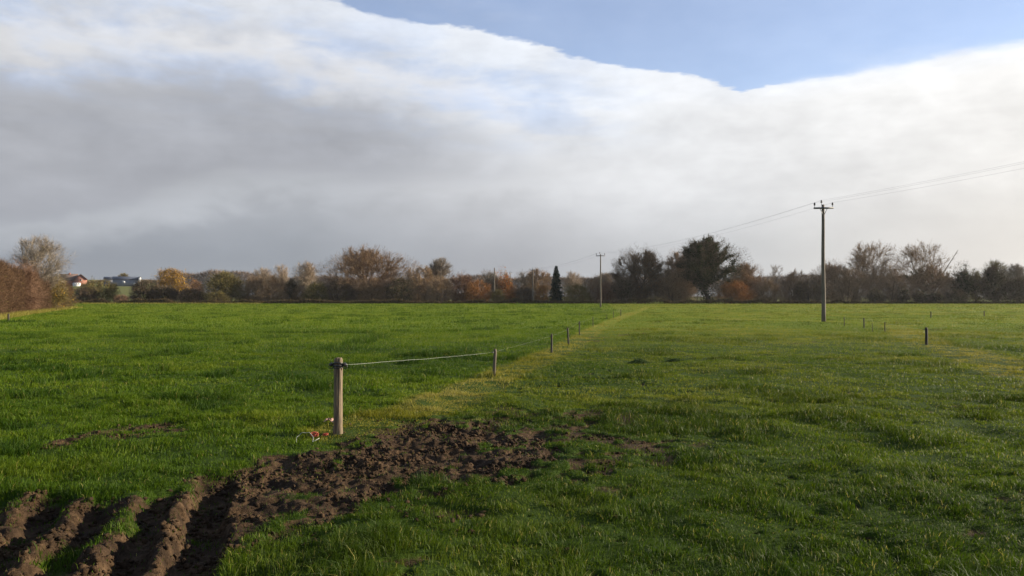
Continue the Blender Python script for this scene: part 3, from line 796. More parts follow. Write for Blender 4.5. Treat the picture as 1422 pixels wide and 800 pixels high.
# name, category, px left, px right, px top, distance, form, bark, twigs, twig cover, leaf, leaves per m2, label
PLANTS = [
 # hedgerow tree and shrub on the near hedge
 ('bare_tree', T, 18, 94, 326, 104, 'fan', 'pale', 'grey', 0.85, 'olive', 5, 'tall bare tree with pale trunk rising out of the red-brown hedge', {'foot': 56, 'sk': {'n1': 14, 'cb': 2.2, 'egg': 0.2, 'low': 25}}),
 ('hedge_shrub', B, 6, 66, 357, 88, 'shrub', 'brown', 'red', 1.6, None, 0, 'red-brown thicket in the hedge before the pale-trunked bare tree', {'foot': 30}),
 ('yellow_shrub', B, 52, 96, 378, 106, 'shrub', 'brown', 'olive', 2.0, 'gold', 26, 'yellow-leaved shrub at the foot of the pale-trunked bare tree', {'foot': 75, 'ls': 0.34}),
 # field corner below the brick house
 ('bramble_shrub', B, 98, 140, 397, 196, 'shrub', 'dark', 'dark', 2.6, 'green', 14, 'low dark shrub directly below the brick house'),
 ('field_shrub', B, 110, 168, 386, 199, 'shrub', 'brown', 'olive', 2.0, 'green', 16, 'rounded olive-brown shrub between the brick house and the grey barn'),
 ('reed_patch', B, 158, 180, 409, 193, 'shrub', 'brown', 'red', 1.8, None, 0, 'small reddish shrub on the field edge below the grey barn'),
 ('dark_shrub', B, 180, 222, 388, 198, 'shrub', 'dark', 'dark', 2.6, 'green', 30, 'dark green shrub beside the white barn end'),
 ('oak_tree', T, 206, 268, 372, 205, 'oak', 'dark', 'brown', 0.9, 'gold', 26, 'broad oak with golden autumn leaves on its sunny side', {'leafbox': ((-.12, .25), (.9, 1.2)), 'ls': 0.36, 'sp': .45, 'sk': {'cb': 1.2}}),
 ('dark_shrub', B, 206, 250, 396, 199, 'shrub', 'dark', 'dark', 2.8, 'ivy', 40, 'near-black evergreen shrub under the golden oak'),
 ('dark_shrub', B, 246, 286, 401, 198, 'shrub', 'dark', 'dark', 2.8, 'ivy', 34, 'low near-black shrub just past the golden oak towards the poles'),
 ('red_shrub', B, 256, 284, 387, 225, 'shrub', 'brown', 'red', 2.2, 'rust', 10, 'small red-brown shrub peeping over dark shrubs next to the golden oak'),
 ('hawthorn_tree', T, 278, 346, 377, 202, 'dome', 'dark', 'olive', 2.0, 'green', 26, 'rounded dark olive hawthorn standing next past the golden oak', {'sk': {'cb': 0.2}}),
 ('brown_shrub', B, 286, 318, 405, 194, 'shrub', 'brown', 'olive', 2.2, 'olive', 12, 'low olive shrub in front of the dark olive hawthorn'),
 ('brown_shrub', B, 330, 378, 383, 204, 'shrub', 'brown', 'brown', 2.4, 'rust', 5, 'brown leafless shrub on the golden-oak side of the pale bare ash'),
 ('brown_shrub', B, 352, 404, 380, 202, 'shrub', 'brown', 'brown', 2.4, 'rust', 8, 'warm brown leafless shrub in front of the pale bare ash'),
 ('ash_tree', T, 346, 386, 372, 232, 'fan', 'pale', 'pale', 1.0, None, 0, 'pale bare ash with ragged top behind warm brown shrubs'),
 ('ash_tree', T, 376, 404, 366, 234, 'fan', 'pale', 'pale', 1.0, None, 0, 'narrow pale bare ash close beside the ivy column'),
 ('ivy_column', T, 391, 413, 387, 203, 'tree', 'dark', 'dark', 1.2, 'ivy', 46, 'narrow dark ivy-covered stump between brown shrubs', {'sk': {'cb': 0.1}}),
 ('fan_tree', T, 405, 443, 362, 230, 'fan', 'pale', 'pale', 1.25, None, 0, 'pale bare fan-shaped tree standing alone against the cloud', {'sk': {'cb': 2.5, 'egg': .5}}),
 ('brown_shrub', B, 404, 430, 393, 204, 'shrub', 'brown', 'brown', 2.4, None, 0, 'brown shrub below the pale fan-shaped tree'),
 ('dark_shrub', B, 420, 458, 391, 201, 'shrub', 'dark', 'olive', 2.4, 'green', 26, 'dark green shrub tucked against the big domed tree'),
 ('domed_tree', T, 440, 584, 341, 212, 'dome', 'brown', 'umber', 2.3, 'rust', 3.5, 'biggest broad domed brown tree of the field edge', {'sk': {'n1': 30, 'n2': 9, 'cb': .5, 'r0': .4}}),
 ('brown_shrub', B, 446, 500, 388, 203, 'shrub', 'dark', 'dark', 2.0, 'olive', 8, 'dark brown shrub in front of the big domed tree'),
 ('brown_shrub', B, 486, 548, 384, 205, 'shrub', 'brown', 'brown', 2.0, 'rust', 4, 'wide brown shrub under the middle of the big domed tree'),
 ('holly_shrub', B, 532, 580, 384, 200, 'shrub', 'dark', 'dark', 1.6, 'ivy', 44, 'dark evergreen holly under the edge of the big domed tree'),
 ('brown_shrub', B, 552, 616, 366, 208, 'shrub', 'brown', 'brown', 2.1, 'olive', 6, 'tall brown shrub between the big domed tree and the wispy birch'),
 ('birch_tree', T, 593, 632, 356, 216, 'fan', 'grey', 'grey', 1.5, None, 0, 'wispy bare birch rising above brown shrubs', {'sk': {'low': 25, 'cb': 4.2, 'egg': .1}}),
 ('brown_shrub', B, 588, 634, 384, 203, 'shrub', 'brown', 'brown', 2.2, 'rust', 4, 'brown shrub at the foot of the wispy birch'),
 ('brown_shrub', B, 618, 664, 377, 206, 'shrub', 'brown', 'red', 2.2, 'rust', 6, 'reddish brown rounded shrub next past the wispy birch'),
 ('brown_shrub', B, 644, 686, 387, 203, 'shrub', 'brown', 'orange', 2.0, 'rust', 4, 'pinkish brown low shrub before the grey-green willow'),
 ('willow_tree', T, 662, 694, 373, 218, 'dome', 'grey', 'grey', 1.6, 'silver', 12, 'grey-green rounded willow beside the orange beech', {'sk': {'cb': .5}}),
 ('beech_tree', T, 683, 712, 370, 217, 'dome', 'brown', 'brown', 0.8, 'orange', 40, 'bright orange beech behind a wooden pole', {'sk': {'cb': .5, 'egg': -.3}}),
 ('olive_shrub', B, 682, 702, 402, 200, 'shrub', 'brown', 'olive', 2.2, 'olive', 12, 'small olive shrub at the foot of the orange beech'),
 ('orange_shrub', B, 700, 722, 394, 205, 'shrub', 'brown', 'orange', 2.2, 'rust', 12, 'orange-brown shrub next to the orange beech'),
 ('dark_shrub', B, 712, 744, 396, 203, 'shrub', 'dark', 'dark', 2.3, 'rust', 4, 'dark twiggy shrub between the orange beech and the wide bare lime'),
 ('lime_tree', T, 712, 740, 375, 224, 'oak', 'grey', 'grey', 1.1, 'silver', 3, 'smaller greyish bare tree beside the orange beech'),
 ('lime_tree', T, 728, 768, 372, 222, 'oak', 'grey', 'brown', 1.4, 'rust', 2, 'wide bare brown-grey tree beside the dark spruce'),
 ('gold_shrub', B, 742, 762, 394, 204, 'shrub', 'brown', 'orange', 2.0, 'gold', 10, 'golden brown shrub beside the dark spruce'),
 ('pale_tree', T, 781, 810, 377, 226, 'fan', 'pale', 'pale', 1.3, None, 0, 'pale bare rounded tree next past the dark spruce'),
 ('brown_shrub', B, 782, 820, 393, 204, 'shrub', 'brown', 'olive', 2.2, 'rust', 3, 'olive-brown shrub in front of the pale rounded tree'),
 ('brown_shrub', B, 806, 844, 381, 208, 'shrub', 'brown', 'brown', 2.1, 'rust', 3, 'brown shrub behind the wooden pole standing in the field'),
 ('brown_shrub', B, 828, 866, 391, 204, 'shrub', 'brown', 'red', 2.2, 'rust', 6, 'reddish shrub between the field pole and the tall brown oak'),
 ('thorn_tree', T, 826, 856, 376, 218, 'dome', 'grey', 'grey', 1.4, None, 0, 'small grey leafless thorn behind the reddish shrub'),
 ('tall_oak', T, 845, 928, 339, 208, 'dome', 'dark', 'dark', 2.3, 'rust', 9, 'tall dark brown oak with a ragged bare top', {'sk': {'n1': 20, 'cb': 1.0}, 'leafbox': ((-.1, .1), (.6, .7))}),
 ('dark_shrub', B, 846, 884, 384, 201, 'shrub', 'dark', 'dark', 2.0, 'ivy', 24, 'dark shrub at the foot of the tall brown oak'),
 ('alder_tree', T, 918, 970, 343, 216, 'dome', 'dark', 'brown', 2.0, 'rust', 3, 'brown leafless alder between the tall oak and the ivy-clad tree', {'sk': {'cb': 1.0}}),
 ('brown_shrub', B, 908, 962, 368, 207, 'shrub', 'dark', 'brown', 2.2, 'rust', 4, 'dark brown thicket filling the gap before the leafless alder', {'sk': {'n1': 26}}),
 ('ivy_tree', T, 938, 1042, 326, 204, 'oak', 'dark', 'dark', 1.2, 'ivy', 26, 'largest dark ivy-clad tree with a thick black trunk', {'foot': 987, 'ivy': 0.98, 'ivyn': 130, 'ivyfull': True, 'sk': {'cb': 4.5, 'r0': .5, 'n1': 15, 'lean': .04}}),
 ('rusty_oak', T, 1002, 1066, 362, 210, 'dome', 'dark', 'brown', 1.6, 'rust', 14, 'rounded rust-leaved oak beside the ivy-clad tree', {'sk': {'cb': .5}}),
 ('brown_shrub', B, 994, 1048, 388, 201, 'shrub', 'brown', 'orange', 2.0, 'rust', 6, 'warm brown shrub beside the black ivy-clad trunk'),
 ('dead_tree', T, 1063, 1092, 366, 214, 'fan', 'pale', 'grey', 0.22, None, 0, 'small dead grey tree with a few bare limbs', {'shell': 0.0, 'sk': {'n1': 9, 'n2': 4, 'n3': 3, 'cb': 3}}),
 ('brown_shrub', B, 1044, 1090, 387, 204, 'shrub', 'brown', 'brown', 2.0, 'olive', 4, 'dull brown shrub below the small dead tree'),
 ('brown_shrub', B, 1080, 1128, 374, 209, 'shrub', 'brown', 'brown', 2.0, 'rust', 3, 'brown shrub between the small dead tree and the tallest pole'),
 ('brown_shrub', B, 1098, 1150, 387, 203, 'shrub', 'dark', 'dark', 2.0, 'olive', 4, 'dark brown shrub straight behind the tallest pole'),
 ('maple_tree', T, 1118, 1192, 361, 217, 'dome', 'dark', 'brown', 1.45, None, 0, 'wide leafless brown maple behind the tallest pole', {'sk': {'cb': .8}}),
 ('brown_shrub', B, 1146, 1214, 370, 205, 'shrub', 'brown', 'brown', 1.9, None, 0, 'wide brown thicket between the tallest pole and the paired bare poplars'),
 ('poplar_tree', T, 1178, 1254, 333, 214, 'fan', 'grey', 'brown', 0.75, None, 0, 'paired bare tree with the fuller crown, close past the tallest pole', {'foot': 1214, 'sk': {'n1': 16, 'low': 20, 'cb': 3.5, 'egg': .15}}),
 ('poplar_tree', T, 1244, 1324, 335, 212, 'oak', 'grey', 'brown', 0.5, None, 0, 'paired bare tree with open crooked limbs and dark trunk', {'foot': 1280, 'ivy': 0.45, 'ivyn': 40, 'sk': {'n1': 15, 'cb': 3.5, 'low': 15, 'r0': .34}}),
 ('brown_shrub', B, 1196, 1262, 366, 206, 'shrub', 'brown', 'brown', 1.8, None, 0, 'brown thicket under the fuller of the paired bare trees'),
 ('brown_shrub', B, 1256, 1326, 363, 208, 'shrub', 'brown', 'brown', 1.8, None, 0, 'brown thicket under the crooked-limbed bare tree'),
 ('holly_shrub', B, 1204, 1230, 402, 196, 'shrub', 'dark', 'dark', 2.0, 'ivy', 44, 'black-green holly at the field edge, first under the paired trees'),
 ('holly_shrub', B, 1244, 1262, 399, 196, 'shrub', 'dark', 'dark', 2.0, 'ivy', 44, 'narrow black-green holly between the two paired trees'),
 ('holly_shrub', B, 1266, 1290, 404, 196, 'shrub', 'dark', 'dark', 2.0, 'ivy', 44, 'low black-green holly under the crooked-limbed tree'),
 ('holly_shrub', B, 1288, 1312, 405, 196, 'shrub', 'dark', 'dark', 2.0, 'ivy', 44, 'lowest black-green holly between crooked-limbed tree and ivy-topped tree'),
 ('ivy_topped_tree', T, 1318, 1356, 361, 205, 'oak', 'dark', 'dark', 1.0, 'ivy', 30, 'smaller dark ivy-topped tree next to the leaning dead limb', {'ivy': 0.95, 'ivyn': 90, 'sk': {'cb': 1.5}}),
 ('holly_shrub', B, 1310, 1346, 402, 198, 'shrub', 'dark', 'dark', 2.0, 'ivy', 36, 'black-green holly below the ivy-topped tree'),
 ('olive_tree', T, 1344, 1366, 373, 214, 'dome', 'dark', 'olive', 1.6, 'olive', 8, 'small olive-green tree beside the ivy-topped tree'),
 ('evergreen_oak', T, 1356, 1404, 366, 206, 'dome', 'dark', 'dark', 1.4, 'ivy', 30, 'dark evergreen oak with wispy bare twigs behind it', {'sk': {'cb': .8}}),
 ('wispy_tree', T, 1366, 1400, 360, 222, 'fan', 'grey', 'olive', 1.0, None, 0, 'wispy bare tree standing behind the dark evergreen oak'),
 ('grey_tree', T, 1392, 1432, 366, 216, 'fan', 'grey', 'grey', 1.2, None, 0, 'bare grey tree cut by the picture edge'),
 ('dark_shrub', B, 1386, 1446, 385, 204, 'shrub', 'dark', 'dark', 1.9, 'ivy', 22, 'dark shrub in front of the bare grey tree at the picture edge'),
 ('knoll_tree', T, 164, 178, 380, 470, 'dome', 'grey', 'olive', 2.2, 'olive', 3, 'small round tree on the rise behind the grey barn', {'w': .035}),
]
for s in PLANTS: plant(s)
conifer('spruce_tree', 760, 785, 368, 207, 'single dark pointed spruce standing among bare trees')

def leaning_limb():
    Y = 211; g = Geo(); rng = np.random.default_rng(5)
    at = lambda px, py: np.array([(px - CX) / FPX * Y, Y, EYE + Y * (HY - py) / FPX])
    a, b = at(1300, 395), at(1331, 347)
    r = empty('dead_limb', (a[0], a[1], gz1(a[0], a[1])), 'thin dead limb leaning out beyond the crooked-limbed bare tree', 'dead tree')
    o = np.array(r.location)
    foot = np.array([a[0] - 4, Y, gz1(a[0], Y) - .1])
    pts = np.array([foot, a, a + (b - a) * .6, b]) - o
    tube(g, pts, [.16, .13, .09, .05], 6)
    for k in range(16):
        t = rng.uniform(.5, 1); p = a + (b - a) * t - o
        tube(g, [p, p + np.array([rng.uniform(-.3, 1), rng.uniform(-.4, .4), rng.uniform(-.3, .9)])], [.035, .015], 3, cap=False)
    g.build('trunk', plant_mat('grey_bark', *BARK['grey'], patch=1.5), r)
leaning_limb()

# hedges
def build_hedges():
    hm = plant_mat('red_hedge_twigs', (0.052, 0.030, 0.019), (0.128, 0.080, 0.048), patch=0.35)
    path = [(-37.5, 52), (-42.5, 64.5), (-52, 84), (-60, 103), (-66.5, 118), (-68.5, 124)]
    path = [(x - 1.3, y) for x, y in path]
    hf = lambda s, x, y: (5.2 - 1.2 * ss(66, 112, y)) * (1 + 0.26 * fbm(s / 3.0, s * 0 + 1, 4, 3) + 0.07 * vnoise(s / .35, x * 0, 6))
    hedge('field_hedge', path, 1.3, hf, hm, plant_mat('brown_bark', *BARK['brown'], patch=1.5), 'tall red-brown leafless hedge running along the field side', 'hedge', 0.7, 0.018, 2900, up=0.35,
          leaf=plant_mat('olive_leaves', *LEAF['olive'], leafy=True), leafn=60, lsize=0.13)
    dm = plant_mat('dark_hedge_twigs', (0.045, 0.033, 0.018), (0.13, 0.095, 0.052), patch=0.5)
    path = [((px - CX) / FPX * 191, 191) for px in (90, 300, 600, 900, 1170)]
    hf = lambda s, x, y: np.maximum(0.2, 0.7 + 0.9 * fbm(s / 4.0, s * 0, 9, 3))
    hedge('low_hedge', path, 0.7, hf, dm, plant_mat('dark_bark', *BARK['dark'], patch=1.5), 'low dark bramble hedge at the foot of the far trees', 'hedge', 0.55, 0.05, 260, up=0.3,
          leaf=plant_mat('ivy_leaves', *LEAF['ivy'], leafy=True), leafn=25, lsize=0.24)
    path = [((px - CX) / FPX * 191, 191) for px in (1171, 1300, 1470)]
    hf = lambda s, x, y: 0.42 + 0.12 * fbm(s / 3.0, s * 0, 19, 3)
    hedge('clipped_hedge', path, 0.5, hf, dm, plant_mat('dark_bark', *BARK['dark'], patch=1.5), 'knee-high dark hedge line under the paired bare trees', 'hedge', 0.4, 0.05, 240, up=0.2,
          leaf=plant_mat('ivy_leaves', *LEAF['ivy'], leafy=True), leafn=120, lsize=0.2)
    # far-off wood that shows as one brown mass between the trees
    wm = plant_mat('wood_twigs', (0.11, 0.078, 0.055), (0.25, 0.18, 0.125), patch=0.12)
    path = [((px - CX) / FPX * 252, 252) for px in (225, 500, 800, 1100, 1180)]
    hf = lambda s, x, y: 8.4 + 1.7 * fbm(s / 9.0, s * 0, 29, 4) + 2.2 * ss(-60, -105, x)
    o = hedge('far_wood', path, 5.0, hf, wm, plant_mat('brown_bark', *BARK['brown'], patch=1.5), 'brown leafless wood far behind the field trees', 'woodland', 1.1, 0.06, 900, up=0.4, kind='stuff')
    path = [((px - CX) / FPX * 262, 262) for px in (1181, 1320, 1460)]
    hf = lambda s, x, y: 8.6 + 1.7 * fbm(s / 9.0, s * 0, 39, 4)
    o = hedge('far_wood', path, 4.0, hf, wm, plant_mat('brown_bark', *BARK['brown'], patch=1.5), 'brown leafless wood far behind the paired bare trees', 'woodland', 1.1, 0.06, 900, up=0.4, kind='stuff')
    path = [((px - CX) / FPX * 430, 430) for px in (84, 120, 150, 215, 262)]
    hf = lambda s, x, y: 2.2 + 0.9 * fbm(s / 8.0, s * 0, 49, 3)
    hedge('hill_hedge', path, 1.5, hf, wm, plant_mat('brown_bark', *BARK['brown'], patch=1.5), 'thin brown hedge on the rise behind house and barn', 'hedge', 1.0, 0.10, 130, up=0.3)
build_hedges()

# ------------------------------------------------------------------ buildings on the rise
def mat_brick():
    m, N, out = new_mat('red_brick')
    tc = N.node('ShaderNodeTexCoord')
    br = N.node('ShaderNodeTexBrick')
    sx = N.node('ShaderNodeSeparateXYZ'); N.l.new(tc.outputs['Object'], sx.inputs[0])
    N.l.new(N.xyz(N.m('ADD', sx.outputs[0], sx.outputs[1]), sx.outputs[2]), br.inputs['Vector'])
    br.inputs['Mortar Size'].default_value = 0.012
    br.inputs['Color1'].default_value = (0.24, 0.075, 0.040, 1); br.inputs['Color2'].default_value = (0.18, 0.06, 0.036, 1); br.inputs['Mortar'].default_value = (0.3, 0.25, 0.2, 1)
    br.inputs['Scale'].default_value = 4.0
    p = N.node('ShaderNodeBsdfPrincipled'); N.l.new(br.outputs[0], p.inputs['Base Color']); p.inputs['Roughness'].default_value = 0.85
    N.l.new(p.outputs[0], out.inputs[0])
    return m

def prism_roof(g, x0, x1, y0, y1, ze, zr, along='y', over=0.3, th=0.18):
    if along == 'y':
        xm = (x0 + x1) / 2; k = (zr - ze) / (xm - x0)
        pr = [(x0 - over, ze - k * over), (xm, zr), (x1 + over, ze - k * over)]
        A = [(x, y0 - over, z) for x, z in pr] + [(x, y0 - over, z + th) for x, z in pr]
        Bv = [(x, y1 + over, z) for x, y_, z in A for y_ in (0,)]
    else:
        ym = (y0 + y1) / 2; k = (zr - ze) / (ym - y0)
        pr = [(y0 - over, ze - k * over), (ym, zr), (y1 + over, ze - k * over)]
        A = [(x0 - over, y, z) for y, z in pr] + [(x0 - over, y, z + th) for y, z in pr]
        Bv = [(x1 + over, y, z) for x_, y, z in A]
    V = A + Bv
    Q = [(3, 4, 10, 9), (4, 5, 11, 10), (0, 6, 7, 1), (1, 7, 8, 2), (0, 3, 9, 6), (2, 8, 11, 5), (0, 1, 4, 3), (1, 2, 5, 4), (6, 9, 10, 7), (7, 10, 11, 8)]
    F = []
    for q in Q: F += [(q[0], q[1], q[2]), (q[0], q[2], q[3])]
    g.add(V, F)

def gable_walls(g, x0, x1, y0, y1, z0, ze, zr, along='y'):
    box(g, (x0, y0, z0), (x1, y1, ze))
    if along == 'y':
        xm = (x0 + x1) / 2
        V = [(x0, y0, ze), (x1, y0, ze), (xm, y0, zr), (x0, y1, ze), (x1, y1, ze), (xm, y1, zr)]
    else:
        ym = (y0 + y1) / 2
        V = [(x0, y0, ze), (x0, y1, ze), (x0, ym, zr), (x1, y0, ze), (x1, y1, ze), (x1, ym, zr)]
    g.add(V, [(0, 1, 2), (5, 4, 3), (0, 2, 5), (0, 5, 3), (1, 4, 5), (1, 5, 2)])

def build_buildings():
    Y = 400.0
    X = lambda px: (px - CX) / FPX * Y
    Z = lambda py: EYE + Y * (HY - py) / FPX
    white = solid_mat('white_render', (0.75, 0.75, 0.73), (0.62, 0.62, 0.60), 1.0, 0.7)
    glass = solid_mat('dark_window_glass', (0.02, 0.022, 0.026), (0.03, 0.032, 0.036), 1.0, 0.15)
    tiles = solid_mat('brown_roof_tiles', (0.13, 0.085, 0.065), (0.085, 0.055, 0.042), 2.0, 0.85)
    cx = X(112); z0 = gz1(cx, Y) - 0.4
    h = empty('brick_house', (cx, Y, gz1(cx, Y)), 'red brick gabled house with a brown tiled roof on the rise', 'house')
    ox, oy, oz = h.location
    h.rotation_euler = (0, 0, R(28))
    g = Geo()
    wx0, wx1 = X(104.6) - ox, X(119.6) - ox
    gable_walls(g, wx0, wx1, -3, 5, z0 - oz, Z(387.6) - oz, Z(381.2) - oz, 'y')
    gable_walls(g, X(86) - ox, X(108) - ox, 0.5, 7.5, z0 - oz, Z(389.0) - oz, Z(380.8) - oz, 'x')
    g.build('wall', mat_brick(), h)
    r = Geo()
    prism_roof(r, wx0, wx1, -3, 5, Z(387.6) - oz + .02, Z(381.2) - oz + .02, 'y', 0.35)
    r.build('roof', tiles, h)
    r = Geo()
    prism_roof(r, X(86) - ox, X(108) - ox, 0.5, 7.5, Z(389.0) - oz + .02, Z(380.8) - oz + .02, 'x', 0.3)
    ch = r.build('roof', tiles, h)
    c = Geo(); box(c, (X(97) - ox, 3.6, Z(382) - oz), (X(99.4) - ox, 4.4, Z(378.9) - oz)); c.build('chimney', mat_brick(), ch)
    p = Geo(); box(p, (X(102.6) - ox, -6.2, z0 - oz), (X(112) - ox, -3.02, Z(393.2) - oz)); p.build('porch', white, h)
    w = Geo(); box(w, (X(111.2) - ox, -3.06, Z(390.2) - oz), (X(113.2) - ox, -3.003, Z(387.9) - oz)); w.build('window', glass, h)
    for q in (104.4, 107.4, 110.0):
        w = Geo(); box(w, (X(q - .9) - ox, -6.26, Z(395.2) - oz), (X(q + .9) - ox, -6.203, Z(393.8) - oz)); w.build('window', glass, h)

    slate = solid_mat('dark_slate_roof', (0.045, 0.055, 0.075), (0.03, 0.036, 0.05), 1.5, 0.5)
    clad = solid_mat('grey_cladding', (0.16, 0.175, 0.20), (0.12, 0.13, 0.15), 0.6, 0.6)
    cx = X(172)
    b = empty('grey_barn', (cx, Y, gz1(cx, Y)), 'long grey farm barn with a dark roof and a white end', 'barn')
    b.rotation_euler = (0, 0, R(25))
    ox, oy, oz = b.location; z0 = gz1(cx, Y) - 0.4 - oz
    g = Geo(); gable_walls(g, X(158) - ox, X(189.5) - ox, -2, 9, z0, Z(388.4) - oz, Z(384.4) - oz, 'x'); g.build('wall', clad, b)
    r = Geo(); prism_roof(r, X(158) - ox, X(189.5) - ox, -2, 9, Z(388.4) - oz + .02, Z(384.4) - oz + .02, 'x', 0.25); r.build('roof', slate, b)
    g = Geo(); gable_walls(g, X(146) - ox, X(163) - ox, 10, 18, z0, Z(387) - oz, Z(384.2) - oz, 'x'); g.build('annexe', clad, b)
    r = Geo(); prism_roof(r, X(146) - ox, X(163) - ox, 10, 18, Z(387) - oz + .02, Z(384.2) - oz + .02, 'x', 0.25); r.build('roof', slate, b)
    g = Geo(); box(g, (X(190.6) - ox, -3.2, z0), (X(193.4) - ox, 9.2, Z(385.2) - oz)); g.build('end_wall', white, b)
    r = Geo(); box(r, (X(190.3) - ox, -3.4, Z(385.2) - oz + .01), (X(193.7) - ox, 9.4, Z(384.5) - oz)); r.build('ridge_cap', slate, b)
    for q, zy, s in ((172, 391.3, 1.5), (185.6, 394, 1.5)):
        w = Geo(); box(w, (X(q - s) - ox, -2.07, Z(zy + 1.1) - oz), (X(q + s) - ox, -2.003, Z(zy - 1.0) - oz)); w.build('door', white, b)
build_buildings()

# ------------------------------------------------------------------ overhead line
POLE_WOOD = solid_mat('weathered_pole_wood', (0.15, 0.125, 0.095), (0.07, 0.055, 0.042), 5.0, 0.85, (4, 4, 0.35), 0.4)
STEEL = solid_mat('galvanised_steel', (0.12, 0.12, 0.12), (0.07, 0.07, 0.07), 8.0, 0.55, metal=0.6)
CERAMIC = solid_mat('brown_ceramic', (0.035, 0.02, 0.014), (0.02, 0.014, 0.01), 5.0, 0.3)

def line_pole(px, pbase, ptop, Y, arm, label, group, base=None, yaw=0.0, r0=0.14, detail=True):
    X = (px - CX) / FPX * Y; gz = gz1(X, Y)
    H = EYE + Y * (HY - ptop) / FPX - gz
    r = empty('power_pole', (X, Y, gz), label, 'utility pole', group)
    r.rotation_euler = (0, 0, yaw)
    g = Geo(); zz = np.linspace(-0.3, H, 9)
    tube(g, [(0.012 * math.sin(z), 0.01 * math.cos(z * 1.3), z) for z in zz], np.linspace(r0, r0 * .68, 9), 14); g.build('shaft', POLE_WOOD, r, True)
    pts = []
    if arm:
        a = Geo(); za = H - 0.28; w = arm / 2
        box(a, (-w, -0.14 - r0 * .5, za - .06), (w, -0.02 - r0 * .5, za + .06)); ca = a.build('crossarm', STEEL, r)
        if detail:
            for s in (-1, 1):
                b = Geo(); tube(b, [(s * w * .36, -.1 - r0 * .5, za - .06), (s * 0.05, -.08 - r0 * .5, za - .48)], .022, 5); b.build('brace', STEEL, r)
        for x, z in ((-w + .06, za + .06), (-.12, H - .02), (w - .06, za + .06)):
            k = Geo()
            pr = [(0.015, 0), (0.015, .14), (.05, .15), (.075, .2), (.055, .24), (.07, .28), (.05, .33), (.02, .36)]
            yy = -.08 - r0 * .5 if x != -.12 else -.05
            tube(k, [(x, yy, z + q) for _, q in pr], [p for p, _ in pr], 10); k.build('insulator', CERAMIC, r)
            c = math.cos(yaw); s_ = math.sin(yaw); zt = z + .34
            pts.append(Vector((X + x * c - yy * s_, Y + x * s_ + yy * c, gz + zt)))
    return r, pts

GP = 'wooden poles carrying the overhead line'
yaw = -0.11
p1, i1 = line_pole(1143.5, 447, 284, 59.3, 1.42, 'tallest wooden pole with crossarm standing in the field', GP, yaw=yaw, r0=0.155)
p2, i2 = line_pole(834, 425, 353, 131, 1.5, 'thin wooden pole with crossarm at the end of the wire fence', GP, yaw=yaw, r0=0.13, detail=False)
p3, i3 = line_pole(740, 415, 373.5, 199, 1.6, 'distant crossarm pole in the hedge beside the dark spruce', GP, yaw=yaw, r0=0.17, detail=False)
p4, i4 = line_pole(708.5, 415, 378.5, 228, 1.9, 'faint distant crossarm pole just past the orange beech', GP, yaw=1.2, r0=0.13, detail=False)
p5, i5 = line_pole(686.5, 415, 372, 200, 0, 'distant bare pole without crossarm in front of the orange beech', GP, r0=0.19, detail=False)

WIRE = solid_mat('wire_metal', (0.16, 0.16, 0.165), (0.12, 0.12, 0.125), 3.0, 0.5)
def span(name, a, b, sag, rad, label, group, mat, n=28, wob=0.0, cat='overhead wire'):
    g = Geo(); t = np.linspace(0, 1, n)
    a = np.array(a); b = np.array(b); mid = a
    rng = np.random.default_rng(int(abs(a[0] * 97 + b[1] * 13)) % 9999)
    P = a + (b - a) * t[:, None]; P[:, 2] -= 4 * sag * t * (1 - t)
    if wob: P[1:-1] += rng.normal(0, wob, (n - 2, 3))
    tube(g, P - mid, rad, 5)
    o = g.build(name, mat); o.location = a
    return tag(o, label, cat, group)
nx = Vector((8.6, -72.3, 0.0))
WN = ('outer', 'centre', 'far outer')
for k in range(3):
    e = i1[k] + nx; e.z = i1[k].z + 0.15
    span('overhead_wire', i1[k], e, 0.75, 0.0036, ('overhead wire from the hedge-side insulator of the tallest pole up out of the picture', 'overhead wire from the pole-top insulator of the tallest pole up out of the picture', 'overhead wire from the outermost insulator of the tallest pole up out of the picture')[k], 'overhead wires', WIRE)
    span('overhead_wire', i1[k], i2[k], 0.8, 0.0046, ('overhead wire joining the fence-side insulators of the two nearest poles', 'overhead wire joining the pole-top insulators of the two nearest poles', 'overhead wire joining the insulators farthest from the fence on the two nearest poles')[k], 'overhead wires', WIRE)
    span('overhead_wire', i2[k], i3[k], 0.7, 0.006, ('distant overhead wire from the fence-end pole, on the beech side', 'distant overhead wire from the fence-end pole, on its top', 'distant overhead wire from the fence-end pole, on the tall oak side')[k], 'overhead wires', WIRE)
span('overhead_wire', i4[0], i4[0] + Vector((8, -3, 0.1)) * 1.0, 0.1, 0.008, 'short faint wire from the pole past the orange beech to the lime trees', 'overhead wires', WIRE)

